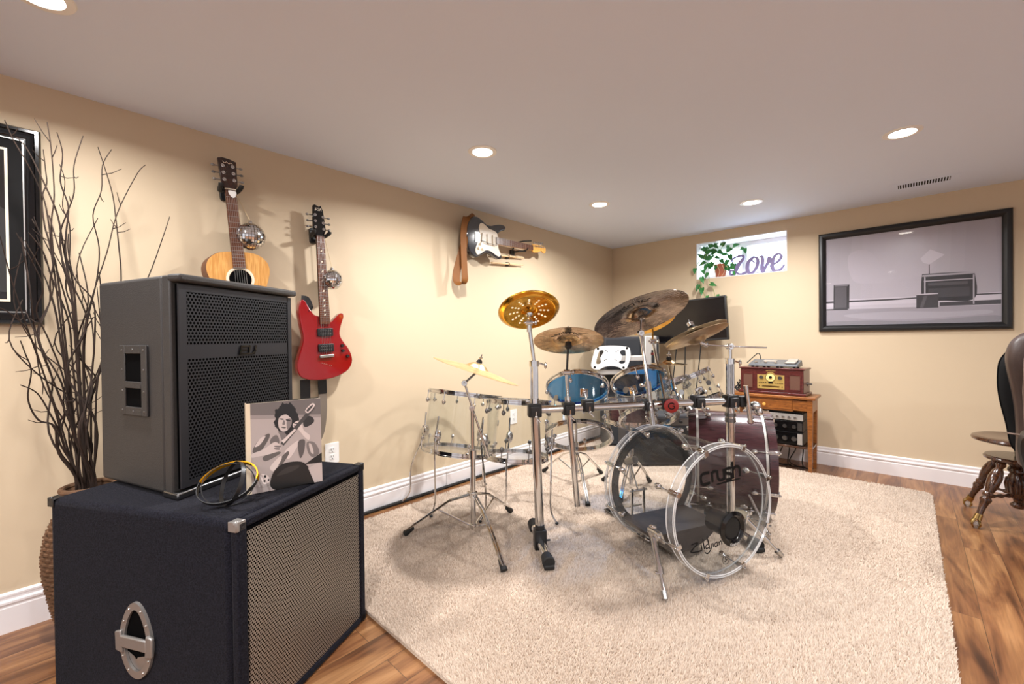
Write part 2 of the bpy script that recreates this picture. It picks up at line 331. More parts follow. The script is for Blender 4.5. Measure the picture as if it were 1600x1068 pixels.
MAT = dict(
    wall=pbr('wall_paint', srgb(206, 187, 158), .6, bump=.05, bscale=350, spec=.35),
    offwhite=pbr('off_white_paint', srgb(214, 220, 228), .7),
    ceil=pbr('ceiling_paint', srgb(222, 232, 250), .75, bump=.03, bscale=300, spec=.2),
    trim=pbr('white_trim', srgb(240, 236, 236), .35),
    white=pbr('white_plastic', srgb(238, 236, 232), .35),
    floor=floor_mat(), pile=pile_mat(),
    backing=pbr('rug_backing', srgb(225, 208, 186), .95, bump=.8, bscale=160, var=.1, vscale=90),
    chrome=pbr('chrome', (.64, .64, .64), .08, 1), steel=pbr('brushed_steel', (.55, .54, .52), .28, 1), dsteel=pbr('dark_steel', (.2, .2, .2), .3, 1),
    nickel=pbr('dull_nickel', srgb(148, 144, 140), .36, .55),
    black=pbr('black_plastic', srgb(22, 22, 23), .4), blackm=pbr('matt_black', srgb(14, 14, 15), .8, spec=.2), rubber=pbr('black_rubber', srgb(20, 20, 20), .65),
    gloss=pbr('gloss_black', srgb(10, 10, 11), .12),
    carpet=pbr('navy_carpet', srgb(26, 26, 33), .97, bump=1., bscale=300, var=.6, vscale=210, spec=.08, sheen=.03, bdetail=6),
    spkpaint=pbr('textured_grey_paint', srgb(54, 51, 49), .62, bump=.55, bscale=330, var=.13, vscale=260),
    grillgrey=pbr('grey_grille_metal', srgb(150, 142, 132), .4, .6), grillblk=pbr('black_grille_metal', srgb(44, 44, 48), .45, .3),
    hole=pbr('grille_shadow_cloth', srgb(9, 9, 10), .95, spec=.05),
    acrylic=clear('clear_acrylic', boost=.55), hoopac=clear('clear_acrylic_hoop', (.96, .96, .96), 1.5, .06, .05, 1.), edge_glow=clear('painted_edge_glow', (.98, .98, .98), 1.5, .6, .1), skin=clear('clear_drum_film', (.95, .95, .95), 1.35, .02, .08, .7),
    blueskin=clear('blue_film', (.06, .3, .75), 1.4, .0, .1),
    glass=clear('window_glass', (.97, .98, 1.0), 1.45),
    maroon=wood('maroon_wrap', srgb(50, 24, 29), srgb(72, 37, 42), (1, 1, 14), .25, .3),
    amberwood=wood('honey_oak', srgb(112, 62, 22), srgb(160, 98, 42), (2, 14, 14), .38, .2),
    redwood=wood('mahogany_veneer', srgb(64, 22, 20), srgb(96, 38, 34), (3, 14, 14), .3, .2),
    darkwood=wood('dark_turned_wood', srgb(40, 22, 13), srgb(84, 50, 28), (14, 14, 3), .22, .4),
    spruce=wood('spruce_top', srgb(198, 136, 66), srgb(226, 172, 100), (14, 30, 2), .3, .3, dist=.5),
    rosewood=wood('rosewood', srgb(84, 46, 28), srgb(126, 76, 48), (10, 30, 2), .45),
    maple=wood('maple', srgb(214, 150, 62), srgb(232, 176, 92), (6, 6, 6), .3, .3), stick=wood('hickory', srgb(222, 184, 132), srgb(238, 208, 164), (6, 6, 6), .5),
    mahog=wood('dark_headstock', srgb(34, 18, 13), srgb(58, 32, 24), (6, 6, 6), .2, .4),
    red=pbr('cherry_red_lacquer', srgb(138, 3, 10), .12, coat=1.), navyblk=pbr('black_lacquer', srgb(30, 30, 38), .12, coat=1.),
    cream=pbr('cream_plastic', srgb(236, 222, 198), .3), leather=pbr('tan_leather', srgb(128, 78, 24), .6, bump=.3, bscale=250), dleather=pbr('brown_leather', srgb(58, 43, 38), .4, bump=.15, bscale=180, var=.1, vscale=20),
    webbing=pbr('grey_webbing', srgb(120, 108, 96), .9), wicker=pbr('wicker', srgb(104, 74, 50), .7, bump=.6, bscale=60, var=.35, vscale=40),
    twig=pbr('dry_twig', srgb(46, 31, 22), .8, bump=.5, bscale=80, var=.4, vscale=12), brass=pbr('brass', srgb(176, 146, 92), .25, 1), gold=pbr('gold_plate', srgb(222, 190, 112), .35, .7),
    amber=pbr('amber_gold_film', srgb(226, 160, 20), .18, .8), mirror=pbr('mirror_tile', (.85, .86, .88), .03, 1), paper=pbr('paper', srgb(225, 208, 180), .8),
    tv=pbr('screen_black', srgb(14, 12, 14), .15), greyp=pbr('grey_plastic', srgb(92, 96, 100), .35), dgrey=pbr('dark_grey_tolex', srgb(52, 52, 56), .8, bump=.3, bscale=250),
    silver=pbr('silver_panel', srgb(188, 184, 178), .35, .5), redp=pbr('red_plastic', srgb(140, 26, 20), .4), terracotta=pbr('terracotta', srgb(186, 96, 64), .8, var=.2, vscale=30),
    leaf=pbr('pothos_leaf', srgb(50, 122, 58), .35, var=.35, vscale=9), stem=pbr('green_stem', srgb(132, 158, 78), .6), lilac=pbr('lilac_paint', srgb(122, 110, 152), .5),
    ink=pbr('black_ink', srgb(12, 11, 11), .7, spec=.2), pr=print_mat('printed_picture', .28), cord=pbr('jute_cord', srgb(214, 190, 150), .9), lens=emit('lit_lens', (1, .93, .82), 30),
    frost=clear('glassy_pot', (.85, .88, .9), 1.45, .15), gloss_print=print_mat('glazed_print', .12, .5),
)
# ================================================================== the room
mb = MB(); mb.bb((-LX-.12, YF-.12, -.1), (XR+.12, BY+.3, 0)); struct('floor', mb, MAT['floor'])
mb = MB(); mb.bb((-LX-.12, YF-.12, H), (XR+.12, BY+.3, H+.12)); struct('ceiling', mb, MAT['ceil'])
mb = MB(); mb.bb((-LX-.12, YF-.12, 0), (-LX, BY+.3, H)); struct('wall_left', mb, MAT['wall'])
mb = MB(); mb.bb((XR, YF, 0), (XR+.12, BY+.3, H)); struct('wall_right', mb, MAT['offwhite'])
mb = MB(); mb.bb((-LX, YF-.12, 0), (XR, YF, H)); struct('wall_front', mb, MAT['offwhite'])
WX0, WX1, WZ0, WZ1, WD = -1.592, -.798, 1.689, 2.056, .3
mb = MB(); mb.bb((-LX, BY, 0), (WX0, BY+WD, H)); mb.bb((WX1, BY, 0), (XR, BY+WD, H)); mb.bb((WX0, BY, 0), (WX1, BY+WD, WZ0)); mb.bb((WX0, BY, WZ1), (WX1, BY+WD, H))
struct('wall_back', mb, MAT['wall'])
# window in its white lined reveal
mb = MB(); t = .006
mb.bb((WX0, BY-.001, WZ0), (WX0+t, BY+WD, WZ1)); mb.bb((WX1-t, BY-.001, WZ0), (WX1, BY+WD, WZ1)); mb.bb((WX0+t, BY-.001, WZ1-t), (WX1-t, BY+WD, WZ1)); mb.bb((WX0+t, BY-.001, WZ0), (WX1-t, BY+WD, WZ0+t))
win = struct('window_1', mb, MAT['trim'])
y0, y1 = BY+.235, BY+.285; fw = .05; xm = -1.205
mb = MB(); mb.bb((WX0+t, y0, WZ0+t), (WX0+fw, y1, WZ1-t)); mb.bb((WX1-fw, y0, WZ0+t), (WX1-t, y1, WZ1-t)); mb.bb((WX0+fw, y0, WZ1-fw), (WX1-fw, y1, WZ1-t)); mb.bb((WX0+fw, y0, WZ0+t), (WX1-fw, y1, WZ0+fw))
struct('window_frame', mb, MAT['trim'], win, bevel=.004)
mb = MB(); mb.bb((xm-.025, y0-.004, WZ0+fw), (xm+.025, y1-.01, WZ1-fw)); struct('mullion', mb, MAT['trim'], win, bevel=.003)
mb = MB(); mb.bb((WX0+fw, y0+.022, WZ0+fw), (xm-.025, y0+.026, WZ1-fw)); struct('pane', mb, MAT['glass'], win)
mb = MB(); mb.bb((xm+.025, y0+.012, WZ0+fw), (WX1-fw, y0+.016, WZ1-fw)); struct('pane', mb, MAT['glass'], win)
# moulded skirting, section in (depth, height)
BPROF = [(0, 0), (.016, 0), (.016, .096), (.013, .1), (.013, .106), (.019, .112), (.019, .12), (.01, .126), (.01, .135), (.013, .139), (.013, .146), (.004, .152), (0, .152)]
def skirting(name, a, b, off, lift=0.):
    a = np.array([*a, 0.]); b = np.array([*b, 0.]); off = np.array([*off, 0.]); mb = MB(); n = len(BPROF)
    vs = [a + off*d + V3(0, 0, h+lift) for d, h in BPROF] + [b + off*d + V3(0, 0, h+lift) for d, h in BPROF]
    mb.add(vs, [tuple(range(n)), tuple(range(2*n-1, n-1, -1))] + [(i, n+i, n+(i+1) % n, (i+1) % n) for i in range(n)]); struct(name, mb, MAT['trim'], smooth=20)
skirting('baseboard_left', (-LX, YF), (-LX, 1.98), (1, 0))
skirting('baseboard_left_far', (-LX+.006, 1.98), (-LX+.006, BY), (1, 0))
skirting('baseboard_back', (-LX, BY), (XR, BY), (0, -1))
skirting('baseboard_right', (XR, YF), (XR, BY), (-1, 0))
skirting('baseboard_front', (-LX, YF), (XR, YF), (0, 1))

# ceiling pot lights
def pot(x, y, label, f=1.):
    o = thing('ceiling_pot_light', label, 'ceiling light', (x, y, H), 'recessed ceiling lights')
    mb = MB(); mb.lathe([(.052, -.001), (.056, -.006), (.078, -.004), (.08, 0), (.052, 0)], (x, y, H), k=40, closed=True); part(o, 'trim_ring', mb, MAT['white'])
    mb = MB(); mb.lathe([(0, -.003), (.053, -.003), (.053, 0), (0, 0)], (x, y, H), k=40); part(o, 'lens', mb, MAT['lens'])
    l = bpy.data.lights.new('pot_lamp', 'AREA'); l.shape = 'DISK'; l.size = .1; l.energy = POT_W*f; l.color = POT_COL; l.spread = math.radians(160)
    lo = bpy.data.objects.new('pot_lamp', l); COL.objects.link(lo); lo.parent = o; lo.location = (0, 0, -.012)
pot(-1.73, 1.63, 'lit recessed ceiling light nearest to the middle of the ceiling, above the clear floor toms')
pot(-1.765, 2.91, 'lit recessed ceiling light near the left wall, beyond the hanging black guitar')
pot(-.896, 3.71, 'lit recessed ceiling light right above the small window', .72)
pot(-.023, 2.99, 'lit recessed ceiling light just in front of the slotted ceiling vent', .8)
pot(-1.886, -.02, 'recessed ceiling light at the top left corner, over the dry branches', .65)
for x, y in ((1.7, 1.6), (1.3, .4), (-.2, -.55), (1.3, -1.5), (-1.2, -1.7)):  # unseen pot lights, added as soft fill from behind the viewer
    pot(x, y, 'recessed ceiling light in the near half of the room, beyond the photo edge')
# ceiling vent
vx0, vx1, vy = -.1, .25, 4.085
o = thing('ceiling_vent', 'narrow slotted air vent in the ceiling above the large framed picture', 'vent', (.075, vy, H))
mb = MB(); mb.bb((vx0, vy-.088, H-.002), (vx1, vy-.052, H)); mb.bb((vx0, vy+.052, H-.002), (vx1, vy+.088, H)); mb.bb((vx0, vy-.052, H-.002), (vx0+.045, vy+.052, H)); mb.bb((vx1-.045, vy-.052, H-.002), (vx1, vy+.052, H))
part(o, 'frame', mb, MAT['ceil'], bevel=.002)
mb = MB(); mb.bb((vx0+.045, vy-.052, H-.0009), (vx1-.045, vy+.052, H-.0004)); part(o, 'backing', mb, MAT['blackm'])
mb = MB()
for i in range(19):
    x = vx0+.052+i*(vx1-vx0-.104)/18; mb.box((x, vy, H-.0016), (.006, .104, .0012))
part(o, 'louvers', mb, MAT['ceil'])
# wall outlets on the left wall
def outlet(y, z, label, plugged=False):
    o = thing('wall_outlet', label, 'outlet', (-LX, y, z), 'outlets on the left wall')
    fr = fr_of((-LX, y, z), (0, 1, 0), (0, 0, 1), (1, 0, 0))
    mb = MB(); mb.prism(rrect(.085, .125, .006), fr, 0, .006); part(o, 'cover_plate', mb, MAT['white'], bevel=.0015)
    for s in (-1, 1):
        mb = MB(); mb.prism(rrect(.034, .03, .008, cy=s*.021), fr, .006, .008); r = part(o, 'socket', mb, MAT['white'])
        mb = MB(); mb.prism(rrect(.003, .012, .001, cx=-.007, cy=s*.021+.003), fr, .008, .0085); mb.prism(rrect(.003, .01, .001, cx=.007, cy=s*.021+.003), fr, .008, .0085); mb.prism(ell(0, s*.021-.009, .003, .003, 8), fr, .008, .0085); part(r, 'slots', mb, MAT['black'])
outlet(1.127, .43, 'white double wall outlet just behind the photo book')
outlet(2.742, .42, 'white double wall outlet seen between the clear floor tom and the rack pole')
mb = MB(); mb.tube(smooth_pts([(-LX+.032, .4, .012), (-LX+.03, 1.2, .012), (-LX+.036, 2.2, .012), (-LX+.05, 2.7, .012), (-LX+.035, 3.4, .012), (-LX+.04, 4.3, .012)], 6), .011)
solo('floor_cable', mb, MAT['rubber'], 'thick black cable lying along the foot of the left baseboard', 'cable', (-LX+.035, 1.2, 0))

# ================================================================== shag rug
RX0, RX1, RY0, RY1, RR = -2.42, .115, .845, 4.085, .07
rug = thing('shag_rug', 'large cream shag rug under the whole drum kit', 'rug', ((RX0+RX1)/2, (RY0+RY1)/2, 0))
mb = MB(); mb.prism(rrect(RX1-RX0, RY1-RY0, RR, 6, (RX0+RX1)/2, (RY0+RY1)/2), fr_of((0, 0, 0), (1, 0, 0), (0, 1, 0)), .0, .012); part(rug, 'backing', mb, MAT['backing'])
def make_pile():
    N = 400000
    # denser towards the viewer's side of the rug, where single tufts can be made out
    u = RNG.random(N); v = RNG.random(N)**1.35
    x = RX0 + u*(RX1-RX0); y = RY0 + v*(RY1-RY0)
    ax = np.maximum(np.abs(x-(RX0+RX1)/2)-((RX1-RX0)/2-RR), 0); ay = np.maximum(np.abs(y-(RY0+RY1)/2)-((RY1-RY0)/2-RR), 0)
    k = np.hypot(ax, ay) < RR; x, y = x[k], y[k]; n = len(x)
    h = RNG.uniform(.009, .017, n); w = RNG.uniform(.0024, .0044, n)*(1+.55*(y-RY0)/(RY1-RY0)); a = RNG.uniform(0, 2*PI, n)
    # brushed lie of the pile drifts over the rug
    lie = 1.2*np.sin(2.1*x+1.3*y)+.8*np.sin(3.7*y-1.9*x); ln = RNG.uniform(.002, .010, n); la = lie+RNG.normal(0, .9, n)
    tx, ty = x+ln*np.cos(la), y+ln*np.sin(la)
    # spill a little over the edge
    V = np.empty((n, 4, 3)); 
    for j in range(3):
        b = a+2*PI*j/3; V[:, j, 0] = x+w*np.cos(b); V[:, j, 1] = y+w*np.sin(b); V[:, j, 2] = .0115
    V[:, 3, 0] = tx; V[:, 3, 1] = ty; V[:, 3, 2] = .012+h
    base = np.arange(n)[:, None]*4
    F = np.concatenate([base+np.array([0, 1, 3]), base+np.array([1, 2, 3]), base+np.array([2, 0, 3])], 1).reshape(-1)
    V = V.reshape(-1, 3) - LOC[rug.name]
    me = bpy.data.meshes.new('pile'); me.vertices.add(len(V)); me.vertices.foreach_set('co', V.reshape(-1)); me.loops.add(len(F)); me.loops.foreach_set('vertex_index', F.astype(np.int32))
    np_ = len(F)//3; me.polygons.add(np_); me.polygons.foreach_set('loop_start', np.arange(np_, dtype=np.int32)*3); me.update(calc_edges=True)
    me.polygons.foreach_set('use_smooth', [True]*np_)
    me.materials.append(MAT['pile']); o = bpy.data.objects.new('pile', me); COL.objects.link(o); o.parent = rug; o['kind'] = 'stuff'; LOC[o.name] = LOC[rug.name]
make_pile()

# ================================================================== carpeted bass cabinet
Z = V3(0, 0, 1)
def hexgrille(mb, o, u, v, w, W_, H_, pitch, hole, keep=None):
    """perforated sheet: six quads round every hole"""
    o, u, v, w = map(lambda q: np.array(q, float), (o, u, v, w))
    dx = pitch; dy = pitch*math.sqrt(3)/2; R = pitch/math.sqrt(3)
    j = 0; y = dy*.7
    while y < H_-dy*.6:
        x = dx*.6 + (dx/2 if j % 2 else 0)
        while x < W_-dx*.55:
            if keep is None or keep(x, y):
                vs = []
                for k in range(6):
                    a = PI/6+PI/3*k; vs.append(o+u*(x+R*math.cos(a))+v*(y+R*math.sin(a)))
                for k in range(6):
                    a = PI/6+PI/3*k; vs.append(o+u*(x+hole*math.cos(a))+v*(y+hole*math.sin(a)))
                mb.add(vs, [(k, (k+1) % 6, 6+(k+1) % 6, 6+k) for k in range(6)])
            x += dx
        y += dy; j += 1
SF = V3(-1.328, .324, 0); su = nrm((-.463, .886, 0)); sw = nrm((-.886, -.463, 0)); SWd, SDp, SHt = .565, .75, .623
sub = thing('bass_speaker_cabinet', 'big navy carpeted bass speaker cabinet with grey perforated grille on the floor', 'speaker', SF+su*SWd/2+sw*SDp/2)
mb = MB(); c = SF+su*SWd/2+sw*SDp/2; mb.box(c+Z*(SHt/2+.004)+sw*.012, (SWd, SDp-.024, SHt-.008), (su, sw, Z)); part(sub, 'carpeted_box', mb, MAT['carpet'], bevel=.018, seg=3)
mb = MB(); e = .03   # front lip round the grille
for a, b, cc, d in ((0, e, 0, SHt), (SWd-e, SWd, 0, SHt), (e, SWd-e, 0, e*.9), (e, SWd-e, SHt-e*.9, SHt)):
    mb.box(SF+su*(a+b)/2+Z*((cc+d)/2+.002)+sw*.008, (b-a, .026, d-cc-.004), (su, sw, Z))
part(sub, 'front_lip', mb, MAT['carpet'], bevel=.006)
mb = MB(); hexgrille(mb, SF+su*e+Z*.03-sw*.002, su, Z, -sw, SWd-2*e, SHt-.06, .0088, .0031); part(sub, 'grille', mb, MAT['grillgrey'])
mb = MB(); mb.box(SF+su*SWd/2+Z*SHt/2+sw*.004, (SWd-2*e, .002, SHt-.06), (su, sw, Z)); part(sub, 'grille_cloth', mb, MAT['hole'])
def corner(a, zc, d=0):
    mb = MB(); p = SF+su*a+sw*d
    sa = 1 if a < .2 else -1; sz = 1 if zc < .3 else -1; sd = 1 if d < .3 else -1
    mb.box(p+su*sa*.012+Z*(zc+sz*.0015)+sw*sd*.012, (.03, .03, .004), (su, sw, Z)); mb.box(p+su*-sa*.0015+Z*(zc+sz*.012)+sw*sd*.012, (.004, .028, .028), (su, sw, Z)); mb.box(p+su*sa*.012+Z*(zc+sz*.012)-sw*sd*.003, (.028, .004, .028), (su, sw, Z))
    mb.sph(p+su*sa*.004+Z*(zc+sz*.005)+sw*sd*.004, .009, 10)
    part(sub, 'corner_protector', mb, MAT['nickel'] if a < .2 and d < .3 and zc > .3 else MAT['black'], bevel=.002)
for a in (.0, SWd):
    for zc in (.006, SHt): corner(a, zc)
corner(SWd, SHt, SDp); corner(0, SHt, SDp)
# cup handle let into the near side
_q = pl(216, 998, SF, su); hp = SF + sw*((_q-SF)@sw) + Z*_q[2]; fr = fr_of(hp, -sw, Z, -su)
def egg(sx, sy, k=40):
    out = []
    for i in range(k):
        t = 2*PI*i/k; y = math.sin(t); out.append((sx*math.cos(t)*(1-.24*max(y, 0)), sy*y))
    return out
mb = MB(); A = egg(.066, .112); B = egg(.046, .09); n = len(A)
vs = [fr(*p, 0) for p in A]+[fr(*p, .008) for p in A]+[fr(*p, .008) for p in B]+[fr(*p, .0015) for p in B]
mb.add(vs, [(k*n+i, k*n+(i+1) % n, (k+1)*n+(i+1) % n, (k+1)*n+i) for k in range(3) for i in range(n)]); hd = part(sub, 'side_handle', mb, MAT['nickel'])
mb = MB(); mb.face(B, fr, .001); part(hd, 'dark_recess', mb, MAT['hole'])
mb = MB(); dome = []
for k in range(5):
    s = 1-k*.22; dome.append([fr(p[0]*s, (p[1]+.05)*s-.05, .001+.004*k*.3) for p in B if p[1] < -.035])
m = len(dome[0])
for k in range(4): mb.add(dome[k]+dome[k+1], [(i, i+1, m+i+1, m+i) for i in range(m-1)])
part(hd, 'lower_cup', mb, MAT['nickel'])
mb = MB(); mb.prism([(-.052, -.022), (.052, -.022), (.052, .012), (-.052, .012)], fr, .006, .016)
for s in (-1, 1): mb.prism([(s*.045, -.04), (s*.072, -.034), (s*.074, .02), (s*.05, .026)][::s], fr, .005, .015)
part(hd, 'grip_bar', mb, MAT['nickel'], bevel=.003)
for t in (60, 120, 240, 300, 30, 150, 210, 330):
    p = egg(.058, .103, 360)[t]; mb = MB(); mb.sph(fr(*p, .008), .0035, 8); part(hd, 'screw', mb, MAT['steel'])

# ================================================================== PA speaker on top
PA = V3(-1.66, .247, SHt); pu = nrm((-.529, .849, 0)); pw = np.array([-.849, -.529, 0]); PW, PD, PH = .525, .45, .702; TAP = .112
pa = thing('loudspeaker', 'grey trapezoid loudspeaker with black perforated front standing on the carpeted cabinet', 'speaker', PA+pu*PW/2+pw*PD/2)
def trap(m, z0, z1, f0=0., f1=1., ins=0.):
    q = lambda a, d: PA + pu*a + pw*d
    t = lambda d: TAP*d/PD
    A = [q(t(f0*PD)+ins, f0*PD), q(PW-t(f0*PD)-ins, f0*PD), q(PW-t(f1*PD)-ins, f1*PD), q(t(f1*PD)+ins, f1*PD)]
    m.add([p+Z*z0 for p in A]+[p+Z*z1 for p in A], [(3, 2, 1, 0), (4, 5, 6, 7)]+[(i, (i+1) % 4, 4+(i+1) % 4, 4+i) for i in range(4)])
mb = MB(); trap(mb, .008, PH, .13, 1.); part(pa, 'cabinet', mb, MAT['spkpaint'], bevel=.012, seg=3)
mb = MB(); trap(mb, .004, PH-.002, .03, .128, -.002); part(pa, 'front_baffle', mb, MAT['spkpaint'], bevel=.006)
mb = MB(); trap(mb, -.0, .022, -.03, .15, -.004); part(pa, 'bottom_plinth', mb, MAT['dsteel'], bevel=.005)
mb = MB(); mb.box(PA+pu*PW/2+Z*(PH-.012)+pw*-.001, (PW, .05, .024), (pu, pw, Z)); part(pa, 'top_rim', mb, MAT['spkpaint'], bevel=.008)
mb = MB(); gx0, gx1, gz0, gz1 = .014, PW-.012, .03, PH-.03
G0 = PA+pw*-.004
midz = .458
hexgrille(mb, G0+pu*(gx0+.02)+Z*(gz0+.015), pu, Z, -pw, gx1-gx0-.035, gz1-gz0-.03, .0125, .0046, keep=lambda x, y: abs(y+gz0+.015-midz) > .026)
mb.box(G0+pu*(gx0+gx1)/2+Z*midz, (gx1-gx0-.05, .0015, .046), (pu, pw, Z))
for a, b, c_, d in ((gx0, gx0+.026, gz0, gz1), (gx1-.02, gx1, gz0, gz1)): mb.box(G0+pu*(a+b)/2+Z*(c_+d)/2+pw*.002, (b-a, .006, d-c_), (pu, pw, Z))
for c_, d in ((gz0, gz0+.02), (gz1-.022, gz1)): mb.box(G0+pu*(gx0+gx1)/2+Z*(c_+d)/2+pw*.002, (gx1-gx0-.05, .006, d-c_), (pu, pw, Z))
part(pa, 'grille', mb, MAT['grillblk'])
mb = MB(); mb.box(PA+pu*PW/2+Z*PH/2+pw*.0085, (PW-.03, .002, PH-.06), (pu, pw, Z)); part(pa, 'grille_cloth', mb, MAT['hole'])
# raised EV badge in slanted strokes
bf = fr_of(PA+pw*-.006+pu*.285+Z*midz, pu, Z, -pw); mb = MB(); bw_ = .006
for P in ([(-.036, .014), (-.005, .014)], [(-.04, 0), (-.012, 0)], [(-.044, -.014), (-.006, -.014)], [(-.036, .017), (-.045, -.017)], [(.002, .017), (-.004, -.014), (.014, -.014), (.03, .0)], [(.03, .017), (.022, -.017)]):
    mb.ribbon(P, bw_, bf, 0, .004)
part(pa, 'badge', mb, MAT['gloss'])
# recessed side handle on the tapering left side
sd = nrm(pw*PD+pu*TAP); sn = nrm(np.cross(sd, Z)); 
if sn@(V3(0, 0, 0)-PA) < 0: sn = -sn
hc = PA + sd*.226 + Z*.365
hf = fr_of(hc, sd, Z, sn)
mb = MB(); mb.prism(rrect(.168, .232, .006), hf, -.001, .003); hd = part(pa, 'side_handle', mb, MAT['black'], bevel=.001)
mb = MB()
for a, b, c_, d in ((-.084, -.05, -.116, .116), (.05, .084, -.116, .116), (-.05, .05, .088, .116), (-.05, .05, -.116, -.088)): mb.prism([(a, c_), (b, c_), (b, d), (a, d)], hf, .003, .008)
part(hd, 'bezel', mb, MAT['spkpaint'], bevel=.002)
mb = MB(); mb.prism(rrect(.1, .176, .012), hf, .0031, .0036); part(hd, 'dark_recess', mb, MAT['hole'])
mb = MB(); mb.prism([(-.05, -.026), (.05, -.026), (.05, -.004), (-.05, -.004)], hf, .004, .009); part(hd, 'grip_bar', mb, MAT['spkpaint'], bevel=.002)
for a, b in ((-.067, -.1), (-.067, -.035), (-.067, .035), (-.067, .1), (.067, -.1), (.067, -.035), (.067, .035), (.067, .1), (0, -.102), (0, .102)):
    mb = MB(); mb.sph(hf(a, b, .0075), .0042, 8, (1, 1, .6), sn); part(hd, 'screw', mb, MAT['dsteel'])

# ================================================================== photo book leaning on the loudspeaker
b0 = V3(-1.535, .409, SHt+.002); b1 = V3(-1.492, .622, SHt+.002); bu = nrm(b1-b0); bwid = np.linalg.norm(b1-b0)+.002; bh = .288
lean = nrm(np.cross(bu, Z)); lean = lean if lean[0] < 0 else -lean
bv = nrm(Z + lean*.045); bn = np.cross(bu, bv); bn = bn if bn[0] > 0 else -bn
book = thing('photo_book', 'square photo book with a guitarist on its cover, leaning on the loudspeaker', 'book', b0+bu*bwid/2)
bf = fr_of(b0, bu, bv, bn)
mb = MB(); mb.prism([(0, 0), (bwid, 0), (bwid, bh), (0, bh)], bf, -.004, 0); cov = part(book, 'front_cover', mb, MAT['paper'])
mb = MB(); mb.prism([(0, 0), (bwid, 0), (bwid, bh), (0, bh)], bf, -.04, -.036); part(book, 'back_cover', mb, MAT['ink'])
mb = MB(); mb.prism([(.003, .004), (bwid-.005, .004), (bwid-.005, bh-.005), (.003, bh-.005)], bf, -.036, -.004); part(book, 'page_block', mb, MAT['paper'])
mb = MB(); mb.prism([(-.003, 0), (0.0, 0), (0.0, bh), (-.003, bh)], bf, -.04, 0); part(book, 'spine', mb, MAT['paper'])
def printed(frame, w, h, items, lift=.00015):
    """flat picture: painted polygons in 0..1 coordinates, grey or rgb in sRGB 0..255, stacked in order"""
    m = MB()
    for i, (col, poly) in enumerate(items):
        m.col = srgb(*((col,)*3 if not isinstance(col, tuple) else col)); m.face([(min(max(x, 0), 1)*w, min(max(y, 0), 1)*h) for x, y in poly], frame, .0002+lift*i)
    return m
def Q(pts): # picture traced on a 690 x 745 sheet, y down
    return [(x/690., 1-y/745.) for x, y in pts]
def qs(pts): return Q(smooth_pts(pts, 4, True))
def bo(x, y):  # crop coordinates -> sheet (the crop's cover corners were 380,155  1062,110  1080,800  395,920)
    v = ((y-155)+(x-380)*.066)/(765-(x-380)*.115); u = (x-380-15*v)/(684.); return (u*690, v*745)
def bs(pts): return qs([bo(*p) for p in pts])
def bp(pts): return Q([bo(*p) for p in pts])
wm = lambda g: (int(g*1.0), int(g*.93), int(g*.9))
